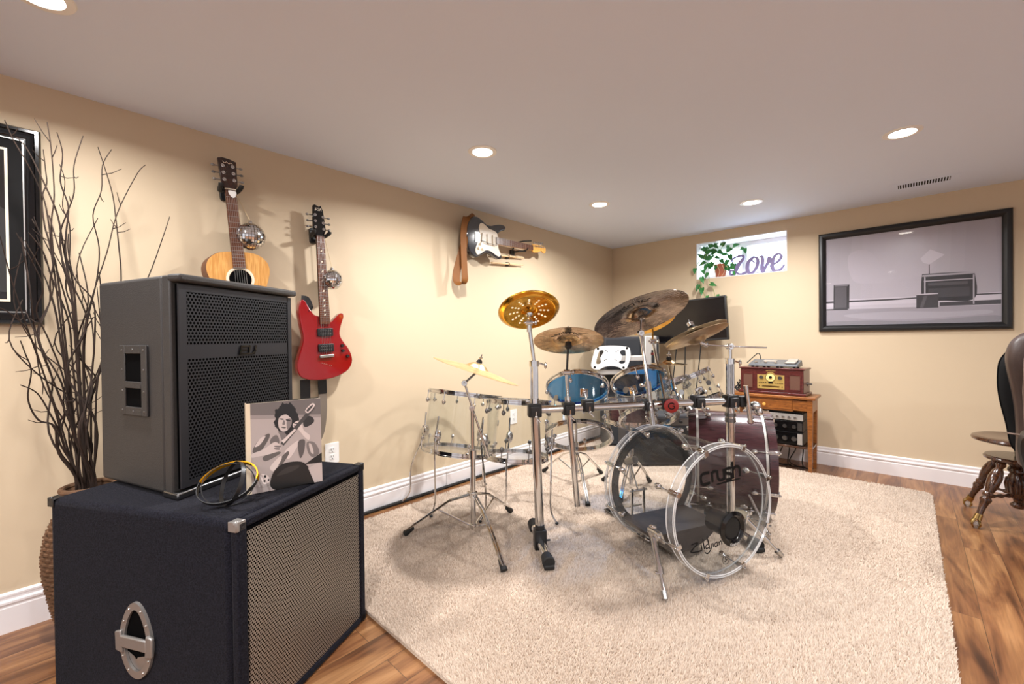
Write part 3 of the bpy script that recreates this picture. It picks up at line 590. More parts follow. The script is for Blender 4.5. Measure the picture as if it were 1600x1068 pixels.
items = [(wm(176), [(0, 0), (1, 0), (1, 1), (0, 1)]), (wm(110), Q([(0, 0), (690, 0), (690, 150), (420, 130), (0, 95)])), (wm(150), Q([(0, 95), (420, 130), (690, 150), (690, 175), (0, 130)])),
 (wm(190), Q([(470, 640), (690, 560), (690, 745), (520, 745)])),
 (wm(48), bs([(885, 300), (930, 260), (985, 275), (995, 310), (940, 345), (895, 350)])),                                                # shadow of the headstock
 (wm(24), bp([(720+(118+9*math.sin(7.3*t)+7*math.sin(17*t+1))*math.cos(t), 290+(138+9*math.sin(9*t)+6*math.sin(19*t))*math.sin(t)) for t in np.linspace(0, 6.2, 70)])),   # curly hair
 (wm(198), bs([(640, 300), (660, 260), (720, 245), (765, 280), (768, 330), (735, 375), (690, 392), (655, 375), (640, 340)])),             # face
 (wm(130), bs([(725, 290), (765, 285), (768, 330), (735, 375), (720, 350)])),
 (wm(24), bs([(625, 300), (650, 215), (720, 190), (780, 240), (772, 285), (720, 250), (665, 262)])),
 (wm(50), bs([(660, 282), (690, 285), (690, 293), (662, 292)])), (wm(50), bs([(715, 290), (755, 295), (752, 304), (718, 300)])),
 (wm(120), bs([(688, 300), (700, 300), (705, 330), (680, 334)])), (wm(92), bs([(670, 352), (712, 356), (705, 364), (676, 361)])),
 (wm(120), bs([(640, 395), (700, 400), (720, 440), (660, 460)])),
 (wm(176), bs([(395, 520), (470, 430), (560, 400), (640, 400), (680, 470), (760, 440), (880, 440), (1000, 470), (1060, 540), (1070, 600), (960, 640), (840, 640), (640, 690), (560, 760), (420, 780), (395, 640)])),   # shirt
 (wm(92), bs([(400, 560), (450, 470), (540, 410), (560, 430), (520, 500), (460, 570)])), (wm(205), bs([(420, 520), (470, 450), (520, 430), (470, 500)])),
 (wm(110), bs([(560, 470), (620, 420), (650, 480), (600, 560)])), (wm(210), bs([(700, 560), (820, 470), (840, 490), (740, 620)])), (wm(96), bs([(640, 640), (720, 560), (740, 580), (660, 680)])),
 (wm(214), bs([(560, 690), (650, 600), (670, 620), (600, 720)])), (wm(90), bs([(830, 480), (900, 460), (890, 560), (850, 610)])), (wm(120), bs([(920, 480), (1000, 480), (1050, 560), (980, 600), (930, 560)])), (wm(196), bs([(940, 490), (970, 500), (990, 570), (960, 560)])),
 (wm(100), bs([(500, 600), (640, 560), (650, 580), (520, 640)])),
 (wm(204), bs([(395, 610), (395, 580), (500, 540), (600, 480), (650, 500), (660, 545), (560, 580), (460, 600)])),                           # forearm and hand
 (wm(120), bs([(600, 510), (660, 510), (655, 525), (610, 522)])), (wm(120), bs([(600, 530), (655, 532), (650, 545), (610, 543)])),
 (wm(212), bs([(780, 330), (830, 300), (870, 320), (890, 380), (950, 420), (940, 460), (890, 430), (830, 370), (790, 360)])),               # fretting hand
 (wm(90), bs([(790, 318), (840, 322), (835, 330), (795, 326)])), (wm(90), bs([(790, 340), (835, 350), (830, 357), (795, 348)])),
 (wm(70), bp([(660, 490), (990, 165), (1003, 195), (690, 510)])), (wm(214), bp([(672, 470), (800, 365), (812, 378), (690, 490)])), (wm(220), bs([(905, 215), (975, 155), (1005, 175), (940, 235)])), (wm(70), bs([(920, 210), (975, 170), (985, 180), (935, 225)])),
 (wm(170), bs([(400, 830), (420, 770), (500, 740), (560, 780), (560, 830), (480, 860), (400, 850)])), (wm(226), bs([(470, 750), (540, 760), (555, 810), (500, 830)])),
 (wm(20), bs([(505, 760), (520, 755), (525, 772), (510, 778)])), (wm(20), bs([(540, 790), (552, 785), (552, 803), (540, 806)])), (wm(20), bs([(500, 800), (515, 798), (515, 814), (502, 814)])),
 (wm(28), bs([(560, 840), (600, 720), (700, 655), (860, 640), (940, 690), (985, 770), (1000, 815), (820, 850), (640, 880)])),                  # dark trousers
 (wm(52), bs([(620, 760), (720, 690), (840, 670), (820, 700), (720, 740)])),
 (wm(28), bp([(1000, 600), (1078, 560), (1080, 640), (900, 660)])), (wm(190), bp([(930, 690), (1080, 650), (1080, 800), (995, 815)]))]
part(cov, 'cover_photo', printed(fr_of(b0+bn*.0, bu, bv, bn), bwid, bh, [(c, [(.045+.955*x, y) for x, y in p]) for c, p in items], .00004), MAT['pr'])

# looped bands in front of the book
rg = V3(-1.5, .345, SHt); o = thing('looped_headbands', 'tangle of thin black looped bands with a gold strip before the photo book', 'headband', rg)
def band(name, ax, up, R, c, mat, a0=0, a1=2*PI, wd=.011, label=None, par=None, sq=.9, th=(0, .0024)):
    """loop in the plane of ax (level) and up, a0..a1 measured from ax towards up"""
    x = nrm(ax); y = nrm(np.array(up)-x*(np.array(up)@x)); n = np.cross(x, y); mb = MB(); k = 56; full = a1-a0 > 6.2; N = k if full else k+1
    vs = []; fs = []
    for i in range(N):
        a = a0+(a1-a0)*i/k; d = x*math.cos(a)*R+y*math.sin(a)*R*sq; e = nrm(d)
        for r_, h_ in ((th[0], -wd/2), (th[1], -wd/2), (th[1], wd/2), (th[0], wd/2)): vs.append(c+d+e*r_+n*h_)
    for i in range(N if full else N-1):
        A, B = 4*i, 4*((i+1) % N)
        for j in range(4): fs.append((A+j, A+(j+1) % 4, B+(j+1) % 4, B+j))
    mb.add(vs, fs); return part(par or o, name, mb, mat, label)
lv = nrm(CR*V3(1, 1, 0)); dp = nrm(CF*V3(1, 1, 0))
band('band', nrm(lv*.8+dp*.6), nrm(Z*.9+dp*.35), .066, rg+Z*.06+lv*.004, MAT['black'])
band('band', nrm(lv*.75-dp*.66), nrm(Z*.85+lv*.5), .068, rg+Z*.064+lv*.014, MAT['black'])
gax, gup, gcn = nrm(lv+Z*.02), nrm(Z*.6+dp*.8), rg+Z*.066+lv*.002
gb = band('band', gax, gup, .083, gcn, MAT['black'], label='band with a gold strip', sq=.86)
band('gold_strip', gax, gup, .083, gcn, MAT['amber'], .1, PI-.02, .0122, par=gb, sq=.86, th=(-.0008, .0032))
# ================================================================== things hanging on the left wall
def wall_fr(y, z, deg, off):  # u along the neck, v to the right of it, w out of the wall
    t = math.radians(deg); return fr_of((-LX+off, y, z), (0, -math.sin(t), math.cos(t)), (0, math.cos(t), math.sin(t)), (1, 0, 0))
def strings(par, fr, u0, u1, w0, w1, h0, h1, n=6):
    mb = MB()
    for i in range(n):
        k = i/(n-1)-.5; mb.tube([fr(u0, k*w0, h0), fr(u1, k*w1, h1)], .0007, 4)
    return part(par, 'strings', mb, MAT['steel'])
def frets(par, fr, u_nut, scale, n, wn, wb, h, lim):
    mb = MB()
    for k in range(0, n+1):
        u = u_nut - scale*(1-2**(-k/12)); 
        if u < lim: break
        w = wn+(wb-wn)*(u_nut-u)/(u_nut-lim); mb.prism([(u-.001, -w/2), (u+.001, -w/2), (u+.001, w/2), (u-.001, w/2)], fr, h, h+.0012)
    return part(par, 'frets', mb, MAT['steel'])
def hanger(fr, u, label, wpost):
    p = fr(u, 0, 0); o = thing('guitar_hanger', label, 'wall hook', (-LX, p[1], p[2]))
    w0 = -LX - p[0]
    mb = MB(); mb.prism(rrect(.09, .045, .012, cx=u+.0), fr, w0, w0+.02); part(o, 'wall_plate', mb, MAT['black'], bevel=.003)
    mb = MB(); mb.tube([fr(u, 0, w0+.02), fr(u, 0, wpost-.03)], .008); part(o, 'arm', mb, MAT['black'])
    for s in (-1, 1):
        mb = MB(); mb.tube(smooth_pts([fr(u, 0, wpost-.035), fr(u-.012, s*.032, wpost-.032), fr(u-.008, s*.04, wpost-.005), fr(u-.002, s*.042, wpost+.03), fr(u+.008, s*.044, wpost+.036)], 4), .0105, 10); part(o, 'padded_prong', mb, MAT['rubber'])
    return o
def tuner(par, fr, u, v, s, hb, mat, key=(.018, .012)):
    mb = MB(); mb.cyl(fr(u, v, hb), fr(u, v, hb+.012), .005, .004, 10); mb.cyl(fr(u, v, hb), fr(u, v, hb+.003), .008, None, 12); t = part(par, 'tuning_peg', mb, MAT['chrome'])
    e = v+s*.03
    mb = MB(); mb.cyl(fr(u, v+s*.006, hb-.012), fr(u, e, hb-.012), .003, None, 8); mb.sph(fr(u, e+s*.008, hb-.012), .009, 10, (1, .75, .6), fr(0, 0, 1)-fr(0, 0, 0)); part(t, 'knob', mb, mat)

# acoustic guitar -----------------------------------------------------------------------------------
G = wall_fr(.622, 1.557, 5.0, .012)
ag = thing('acoustic_guitar', 'acoustic guitar with pale spruce top hanging on the wall behind the loudspeaker', 'guitar', G(-.25, 0, .04))
half = [(0, .0), (0, .05), (-.012, .095), (-.045, .13), (-.09, .14), (-.14, .128), (-.185, .113), (-.225, .118), (-.275, .15), (-.335, .182), (-.395, .186), (-.445, .16), (-.475, .1), (-.485, .04), (-.486, 0)]
hp_ = smooth_pts(half, 4); out = [(a, b) for a, b in hp_] + [(a, -b) for a, b in hp_[-2:0:-1]]
mb = MB(); mb.prism(out, G, .0, .094); part(ag, 'body_sides', mb, MAT['rosewood'], bevel=.003)
mb = MB(); mb.prism([(a*.996-.001, b*.985) for a, b in out], G, .094, .0965); top = part(ag, 'soundboard', mb, MAT['spruce'])
mb = MB(); mb.lathe([(.05, 0), (.062, 0), (.062, .0006), (.05, .0006)], G(-.135, 0, .0966), (1, 0, 0), 40, closed=True); part(top, 'rosette', mb, MAT['cream'])
mb = MB(); mb.lathe([(0, 0), (.049, 0), (.049, .0005), (0, .0005)], G(-.135, 0, .0966), (1, 0, 0), 40); part(top, 'sound_hole', mb, MAT['hole'])
mb = MB(); mb.prism([(-.08, -.028), (.302, -.0225), (.302, .0225), (-.08, .028)], G, .097, .103); part(ag, 'fretboard', mb, MAT['rosewood'])
mb = MB(); mb.prism([(-.0, -.026), (.302, -.022), (.302, .022), (-.0, .026)], G, .078, .097); part(ag, 'neck', mb, MAT['mahog'], bevel=.008)
frets(ag, G, .302, .63, 18, .045, .055, .103, -.08)
mb = MB(); mb.prism([(.302, -.023), (.307, -.023), (.307, .023), (.302, .023)], G, .097, .106); part(ag, 'nut', mb, MAT['cream'])
hd = [(.307, -.024), (.325, -.033), (.45, -.039), (.456, -.02), (.452, .01), (.442, .039), (.325, .034), (.307, .024)]
mb = MB(); mb.prism(hd, G, .083, .099); hs = part(ag, 'headstock', mb, MAT['mahog'], bevel=.002)
mb = MB(); mb.ribbon(smooth_pts([(.438, -.02), (.43, -.012), (.436, -.002), (.428, .006), (.434, .015), (.427, .022)], 4), .002, G, .0992, .0993); part(hs, 'script_mark', mb, MAT['cream'])
for i in range(3):
    for s in (-1, 1): tuner(ag, G, .35+.033*i, s*.021, s, .099, MAT['dsteel'] if i == 1 else MAT['nickel'])
mb = MB(); mb.prism([(-.34, -.085), (-.318, -.07), (-.318, .07), (-.34, .085)], G, .0965, .105); part(ag, 'bridge', mb, MAT['rosewood'], bevel=.002)
strings(ag, G, -.328, .306, .055, .036, .107, .1055)
hanger(G, .316, 'black padded wall hook holding the acoustic guitar by its headstock', .09)
mb = MB(); mb.prism(smooth_pts([(.294, -.012), (.294, .018), (.278, .02), (.262, .008), (.272, -.006)], 4, True), G, .1085, .1095)
solo('guitar_pick', mb, MAT['white'], 'white pick tucked under the strings near the nut of the acoustic guitar', 'pick', tuple(G(.28, 0, .109)))

# red electric guitar -------------------------------------------------------------------------------
RG = wall_fr(1.055, 1.211, 2.4, .05)
rgt = thing('electric_guitar', 'glossy cherry red electric guitar hanging upright beside the loudspeaker', 'guitar', RG(-.15, 0, .02))
pts = [(1.03, 1.25), (1.0, 1.262), (.975, 1.30), (.952, 1.342), (.93, 1.335), (.918, 1.28), (.925, 1.2), (.935, 1.13), (.915, 1.06), (.892, .98), (.905, .92), (.96, .893), (1.04, .886), (1.12, .898), (1.185, .93), (1.212, .985), (1.195, 1.05), (1.155, 1.11), (1.143, 1.15), (1.155, 1.2), (1.172, 1.245), (1.166, 1.268), (1.145, 1.262), (1.115, 1.235), (1.088, 1.217)]
body = smooth_pts([(b-1.211, a-1.055) for a, b in pts], 3, True)
mb = MB(); mb.prism(body, RG, 0, .042); part(rgt, 'body', mb, MAT['red'], bevel=.009, seg=4)
mb = MB(); mb.prism([(-.005, -.028), (.498, -.0215), (.498, .0215), (-.005, .028)], RG, .036, .052); part(rgt, 'neck', mb, MAT['mahog'], bevel=.004)
mb = MB(); mb.prism([(-.005, -.0285), (.498, -.0215), (.498, .0215), (-.005, .0285)], RG, .052, .056); fb = part(rgt, 'fretboard', mb, MAT['rosewood'])
mb = MB()
for k in (3, 5, 7, 9, 12, 15, 17, 19, 21):
    u = .498-.648*(1-(2**(-(k-.5)/12))); mb.prism([(u-.007, -.008), (u+.004, -.003), (u+.007, .008), (u-.004, .003)], RG, .056, .0566)
part(fb, 'inlays', mb, MAT['cream'])
frets(rgt, RG, .498, .648, 24, .043, .057, .056, -.005)
mb = MB(); mb.prism([(.498, -.022), (.503, -.022), (.503, .022), (.498, .022)], RG, .05, .059); part(rgt, 'nut', mb, MAT['ink'])
mb = MB(); mb.prism([(.503, -.023), (.53, -.034), (.60, -.034), (.665, -.03), (.672, -.02), (.662, .002), (.668, .014), (.64, .026), (.53, .036), (.503, .023)], RG, .036, .05); hs = part(rgt, 'headstock', mb, MAT['gloss'], bevel=.002)
mb = MB(); put_text(mb, 'SGR', .022, fr_of(RG(.645, -.002, .0504), RG(0, 1, 0)-RG(0, 0, 0), RG(1, 0, 0)-RG(0, 0, 0)), 1., .3); part(hs, 'white_logo', mb, MAT['cream'])
for i in range(3):
    for s in (-1, 1): tuner(rgt, RG, .545+.034*i-(.008 if s > 0 else 0), s*.022, s, .05, MAT['dsteel'])
for u, a, b in ((-.052, .0, 0), (-.142, .0, 0)):
    mb = MB(); mb.prism(rrect(.046, .09, .006, cx=u, cy=.0), RG, .042, .052); pk = part(rgt, 'humbucker', mb, MAT['black'], bevel=.003)
    mb = MB()
    for q in (-.009, .009):
        for k in range(6): mb.cyl(RG(u+q, -.028+.0112*k, .052), RG(u+q, -.028+.0112*k, .0532), .0026, None, 8)
    part(pk, 'pole_pieces', mb, MAT['steel'])
mb = MB(); mb.prism(rrect(.016, .082, .004, cx=-.19), RG, .042, .056); part(rgt, 'bridge', mb, MAT['steel'], bevel=.002)
for u, v in ((-.135, .095), (-.165, .098), (-.2, .125)):
    mb = MB(); mb.cyl(RG(u, v, .042), RG(u, v, .056), .0095, .008, 14); part(rgt, 'control_knob', mb, MAT['black'])
strings(rgt, RG, -.19, .5, .052, .035, .0575, .0595)
mb = MB()
for k in range(6): mb.cyl(RG(-.228-.004*k, -.026+.0105*k, .042), RG(-.228-.004*k, -.026+.0105*k, .0428), .0025, None, 8)
part(rgt, 'string_ferrules', mb, MAT['steel'])
def strap(par, name, pts, wdir, wd, mat, th=.003, k=5):
    P = smooth_pts(pts, k); Wd = smooth_pts([np.array(w, float) for w in wdir], k); mb = MB(); vs = []; n = len(P)
    for i in range(n):
        t = nrm(P[min(i+1, n-1)]-P[max(i-1, 0)]); w = nrm(Wd[i]-t*(Wd[i]@t)); q = np.cross(t, w)
        for a, b in ((-1, -1), (1, -1), (1, 1), (-1, 1)): vs.append(P[i]+w*wd/2*a+q*th/2*b)
    fs = [(0, 1, 2, 3), (4*n-1, 4*n-2, 4*n-3, 4*n-4)]+[(4*i+j, 4*i+4+j, 4*i+4+(j+1) % 4, 4*i+(j+1) % 4) for i in range(n-1) for j in range(4)]
    mb.add(vs, fs); return part(par, name, mb, mat)
x0 = -LX
st = strap(rgt, 'strap', [(x0+.075, .935, 1.345), (x0+.085, .958, 1.34), (x0+.088, .972, 1.31), (x0+.08, .985, 1.28), (x0+.045, .99, 1.26)], [(0, .3, 1)]*5, .04, MAT['black'])
strap(st, 'strap_tail', [(x0+.035, .965, .89), (x0+.035, .965, .84), (x0+.035, .965, .79), (x0+.03, .97, .74)], [(0, 1, 0)]*4, .055, MAT['black'])
strap(st, 'strap_tail', [(x0+.04, 1.058, .892), (x0+.04, 1.06, .85), (x0+.038, 1.062, .8)], [(0, 1, .1)]*3, .05, MAT['black'])
strap(st, 'strap_webbing', [(x0+.036, 1.062, .8), (x0+.035, 1.064, .7), (x0+.03, 1.05, .58), (x0+.03, 1.01, .5)], [(0, 1, 0)]*4, .045, MAT['webbing'])
hanger(RG, .512, 'black padded wall hook holding the red electric guitar by its headstock', .045)

# black and cream guitar hung sideways ----------------------------------------------------------------
def SG(u, v, w=0.): # u along the neck (to the right), v up
    t = math.radians(1.2); return V3(-LX+.06+w, 2.25+u*math.cos(t)-v*math.sin(t), 1.899+u*math.sin(t)+v*math.cos(t))
stg = thing('electric_guitar', 'black electric guitar with cream pickguard hung sideways with a tan strap', 'guitar', SG(.05, 0, .02))
ol = [(-.112, .0), (-.1, .09), (-.06, .145), (0, .16), (.06, .138), (.1, .117), (.15, .115), (.2, .13), (.26, .143), (.303, .14), (.318, .122), (.3, .1), (.262, .088), (.228, .062), (.222, .03), (.222, -.03), (.226, -.05), (.236, -.085), (.258, -.108), (.26, -.132), (.235, -.145), (.19, -.135), (.14, -.113), (.09, -.11), (.04, -.13), (-.02, -.155), (-.07, -.14), (-.103, -.08)]
mb = MB(); mb.prism(smooth_pts(ol, 3, True), SG, 0, .044); part(stg, 'body', mb, MAT['navyblk'], bevel=.009, seg=4)
pg = [(.02, .028), (.01, .075), (.03, .115), (.07, .112), (.12, .085), (.17, .078), (.215, .055), (.218, -.03), (.222, -.06), (.245, -.105), (.225, -.125), (.18, -.112), (.13, -.092), (.08, -.09), (.03, -.118), (-.015, -.135), (-.03, -.1), (-.012, -.05), (.01, -.03)]
mb = MB(); mb.prism(smooth_pts(pg, 3, True), SG, .044, .0462); pgo = part(stg, 'pickguard', mb, MAT['cream'])
for u, t in ((.042, 10), (.1, 0), (.16, 0)):
    mb = MB(); mb.prism(rrect(.018, .082, .008, cx=u), lambda a, b, c=0., u=u, t=t: SG(a+math.tan(math.radians(t))*b*.6, b, c), .0462, .054); part(pgo, 'pickup', mb, MAT['cream'], bevel=.002)
for u, v in ((.02, -.05), (-.0, -.085), (.045, -.085)):
    mb = MB(); mb.cyl(SG(u, v, .046), SG(u, v, .06), .012, .01, 14); part(pgo, 'control_knob', mb, MAT['cream'])
mb = MB(); mb.tube([SG(.02, -.022, .056), SG(.09, -.035, .062), (SG(.19, -.042, .06))], .003); part(stg, 'tremolo_arm', mb, MAT['nickel'])
mb = MB(); mb.prism(rrect(.045, .075, .003, cx=-.012), SG, .044, .05)
for k in range(6): mb.prism(rrect(.03, .009, .002, cx=-.016, cy=-.028+.0112*k), SG, .05, .056)
part(stg, 'bridge', mb, MAT['steel'])
mb = MB(); mb.prism([(.21, -.028), (.653, -.0215), (.653, .0215), (.21, .028)], SG, .03, .05); part(stg, 'neck', mb, MAT['maple'], bevel=.006)
mb = MB(); mb.prism([(.195, -.0285), (.653, -.0215), (.653, .0215), (.195, .0285)], SG, .05, .054); part(stg, 'fretboard', mb, MAT['rosewood'])
frets(stg, SG, .653, .648, 21, .043, .057, .054, .195)
mb = MB(); mb.prism(smooth_pts([(.653, .022), (.668, .034), (.72, .036), (.78, .037), (.815, .036), (.838, .018), (.838, -.012), (.82, -.03), (.795, -.022), (.775, -.012), (.73, -.03), (.69, -.036), (.665, -.038), (.653, -.022)], 3, True), SG, .034, .048); hs = part(stg, 'headstock', mb, MAT['maple'], bevel=.002)
for k in range(6): tuner(stg, SG, .684+.024*k, .018+.001*k, 1, .048, MAT['nickel'])
strings(stg, SG, -.012, .653, .053, .036, .0575, .0565)
mb = MB(); mb.lathe([(0, 0), (.014, 0), (.011, .006), (.005, .006), (.005, .012), (0, .012)], SG(-.04, -.149, .025), (0, -.35, -.93), 14); part(stg, 'output_jack', mb, MAT['chrome'])
p0 = SG(-.108, .03, .03)
strap(stg, 'strap', [(x0+.06, 2.25, 2.05), (x0+.105, 2.165, 2.045), (x0+.125, 2.105, 2.0), (x0+.125, 2.085, 1.9), (x0+.125, 2.085, 1.75), (x0+.12, 2.095, 1.62), (x0+.115, 2.1, 1.55), (x0+.09, 2.085, 1.525), (x0+.06, 2.065, 1.55), (x0+.05, 2.085, 1.65), (x0+.075, 2.12, 1.8), (x0+.08, 2.14, 1.885)],
      [(0, .5, .9), (.2, .7, .7), (0, 1, .2), (0, 1, 0), (0, 1, 0), (0, 1, .1), (.1, 1, .2), (.2, 1, .3), (.3, 1, 0), (.5, 1, 0), (.7, .7, 0), (1, 0, .3)], .056, MAT['leather'], .004, 6)
o = thing('guitar_hanger', 'black wall bracket carrying the neck of the sideways black guitar', 'wall hook', (-LX, 2.78, 1.87))
mb = MB(); mb.bb((-LX, 2.715, 1.845), (-LX+.018, 2.765, 1.885)); part(o, 'wall_plate', mb, MAT['black'], bevel=.004)
mb = MB(); mb.tube([(-LX+.01, 2.74, 1.865), (-LX+.07, 2.76, 1.868), (-LX+.1, 2.82, 1.873)], .007); mb.tube([(-LX+.1, 2.79, 1.872), (-LX+.135, 2.8, 1.88), (-LX+.14, 2.8, 1.895)], .006); part(o, 'lower_prong', mb, MAT['rubber'])
mb = MB(); mb.tube([(-LX+.01, 2.74, 1.88), (-LX+.03, 2.77, 1.95), (-LX+.1, 2.79, 1.955), (-LX+.14, 2.85, 1.96)], .006); part(o, 'upper_prong', mb, MAT['rubber'])
# drumsticks on the wall
def stick(a, b, label):
    a, b = V3(*a), V3(*b); d = nrm(b-a); L = np.linalg.norm(b-a)
    o = thing('drumstick', label, 'drumstick', (a+b)/2, 'drumsticks on the left wall')
    mb = MB(); mb.lathe([(0, 0), (.005, .001), (.0075, .006), (.0075, L*.7), (.0038, L-.014)], a, d, 12); part(o, 'shaft', mb, MAT['stick'])
    mb = MB(); mb.sph(b-d*.008, .0058, 10, (1, 1, 1.5), d); part(o, 'tip', mb, MAT['stick'])
    return o
for (a, b, l, cl) in (((-LX+.026, 2.47, 1.803), (-LX+.026, 2.872, 1.83), 'upper pale drumstick clipped to the wall just below the sideways guitar', 'black clip holding the upper drumstick on the wall'), ((-LX+.026, 2.46, 1.739), (-LX+.026, 2.868, 1.766), 'lower pale drumstick clipped to the wall below the sideways guitar', 'black clip holding the lower drumstick on the wall')):
    stick(a, b, l); y, z = 2.675, a[2]+.0143
    mb = MB(); mb.bb((-LX, y-.014, z-.016), (-LX+.017, y+.014, z+.016)); mb.tube([(-LX+.018, y, z-.011), (-LX+.037, y, z-.009), (-LX+.037, y, z+.009), (-LX+.018, y, z+.011)], .003, 6)
    solo('stick_clip', mb, MAT['black'], cl, 'clip', (-LX, y, z), 'drumstick clips', bevel=.002)
mb = MB(); mb.prism(smooth_pts([(2.745, 1.838), (2.783, 1.838), (2.77, 1.86), (2.764, 1.874), (2.757, 1.86)], 3, True), fr_of((-LX, 0, 0), (0, 1, 0), (0, 0, 1), (1, 0, 0)), .0, .002)
o = solo('wall_sticker', mb, MAT['white'], 'tiny white pick shaped sticker with a black A mark beside the drumsticks', 'sticker', (-LX, 2.764, 1.85))
mb = MB(); f_ = fr_of((-LX+.0024, 0, 0), (0, 1, 0), (0, 0, 1), (1, 0, 0)); mb.ribbon([(2.752, 1.842), (2.764, 1.868), (2.776, 1.842)], .005, f_, 0, .0004); part(o, 'black_mark', mb, MAT['ink'])
# mirror balls
def mirror_ball(c, r, hook, label):
    c = np.array(c, float); o = thing('mirror_ball', label, 'mirror ball', c, 'mirror balls on the wall')
    mb = MB(); mb.sph(c, r*.985, 24); part(o, 'core', mb, MAT['dsteel'])
    mb = MB(); m = 16
    for j in range(m):
        t0 = PI*j/m+.012; t1 = PI*(j+1)/m-.012; k = max(4, int(2*m*math.sin((t0+t1)/2)))
        for i in range(k):
            a0 = 2*PI*i/k+.02/max(.2, math.sin((t0+t1)/2)); a1 = 2*PI*(i+1)/k-.02/max(.2, math.sin((t0+t1)/2)); jit = RNG.normal(0, .006, 4)
            P = [c+(r*(1+jit[q]*.25))*V3(math.sin(t)*math.cos(a), math.sin(t)*math.sin(a), math.cos(t)) for q, (t, a) in enumerate(((t1, a0), (t1, a1), (t0, a1), (t0, a0)))]
            mb.add(P, [(0, 1, 2, 3)])
    part(o, 'mirror_tiles', mb, MAT['mirror'], smooth=0)
    mb = MB(); mb.cyl(c+Z*r*.97, c+Z*(r+.012), .012, .008, 12); part(o, 'cap', mb, MAT['chrome'])
    mb = MB(); mb.tube([c+Z*(r+.01), hook], .0016, 5); part(o, 'hanging_cord', mb, MAT['cord'])
mirror_ball((-LX+.1, .683, 1.645), .068, G(.3, .045, .03), 'larger silver mirror ball hanging beside the neck of the acoustic guitar')
mirror_ball((-LX+.095, 1.102, 1.465), .058, RG(.49, .04, .02), 'smaller silver mirror ball hanging beside the neck of the red guitar')

# framed picture at the left edge -----------------------------------------------------------------------
fr = fr_of((-LX, -.031, 1.188), (0, -1, 0), (0, 0, 1), (1, 0, 0)); fw_, fh_ = .98, .768
o = thing('framed_picture', 'dark framed picture on the left wall behind the dry branches, cut by the photo edge', 'picture', (-LX, -.5, 1.57))
def frame_loop(fr, w, h, prof, mats, par, name, **kw):  # prof: (inset, height) from the outside in
    mb = MB(); n = len(prof)
    cs = lambda i: [(i, i), (w-i, i), (w-i, h-i), (i, h-i)]
    vs = [fr(*p, d) for i, d in prof for p in cs(i)]
    mb.add(vs, [(4*k+j, 4*k+(j+1) % 4, 4*k+4+(j+1) % 4, 4*k+4+j) for k in range(n-1) for j in range(4)]); return part(par, name, mb, mats, smooth=30, **kw)
frame_loop(fr, fw_, fh_, [(0, 0), (0, .02), (.006, .03), (.016, .03), (.02, .024), (.036, .018), (.04, .014), (.046, .014), (.046, .0)], MAT['gloss'], o, 'frame')
frame_loop(fr, fw_, fh_, [(.046, .012), (.05, .012), (.05, .008)], MAT['steel'], o, 'silver_fillet')
mb = MB(); mb.prism([(.046, .046), (fw_-.046, .046), (fw_-.046, fh_-.046), (.046, fh_-.046)], fr, .0, .006); part(o, 'black_mat', mb, MAT['ink'])
frame_loop(fr, fw_, fh_, [(.088, .0065), (.088, .009), (.096, .009), (.096, .0065)], MAT['cream'], o, 'white_mat')
gp = [(30, [(0, 0), (1, 0), (1, 1), (0, 1)]), (52, [(0, .05), (.3, .05), (.4, .5), (.1, .7), (0, .6)]), (88, [(.02, .55), (.09, .6), (.1, .78), (.03, .8)]), (64, [(.5, .1), (.9, .1), (.8, .8), (.6, .7)])]
mb = printed(fr_of(fr(.096, .096, .0065), (0, -1, 0), (0, 0, 1), (1, 0, 0)), fw_-.192, fh_-.192, gp); part(o, 'dark_photo', mb, MAT['gloss_print'])

# ================================================================== wicker floor vase with dry branches
vc = lw(140, 800, .215); vc[2] = 0; VH = .56
vase = thing('wicker_vase', 'tall brown woven wicker floor vase behind the carpeted speaker cabinet', 'vase', vc)
prof = [(0, 0), (.09, 0), (.1, .01), (.135, .12), (.16, .24), (.165, .32), (.15, .4), (.115, .47), (.09, .5), (.088, .52), (.102, .55), (.106, VH), (.094, VH), (.078, .51), (.075, .5), (.1, .46), (.13, .38), (.14, .3), (.1, .1), (0, .06)]
prof = [(a*.76, b) for a, b in prof]
mb = MB(); mb.lathe(prof, vc, k=40); part(vase, 'body', mb, MAT['wicker'])
mb = MB()
for j in range(26):                       # woven strands
    z = .03+j*.0175; r = np.interp(z, [0, .12, .24, .32, .4, .47, .5], [.1, .135, .16, .165, .15, .115, .092])*.76; P = []
    for i in range(48): a = 2*PI*i/48; rr = r+.002+.0035*(1 if (i+j) % 2 else -1); P.append(vc+V3(rr*math.cos(a), rr*math.sin(a), z))
    mb.tube(P, .006, 5, closed=True)
part(vase, 'weave', mb, MAT['wicker'])
mb = MB(); mb.torus(vc+Z*(VH-.005), .076, .01, k=40); part(vase, 'rim', mb, MAT['wicker'])
Z1 = lambda P: [(x/2.81, 180+y/2.81) for x, y in P]
Z2 = lambda P: [(x/1.88, 500+y/1.88) for x, y in P]
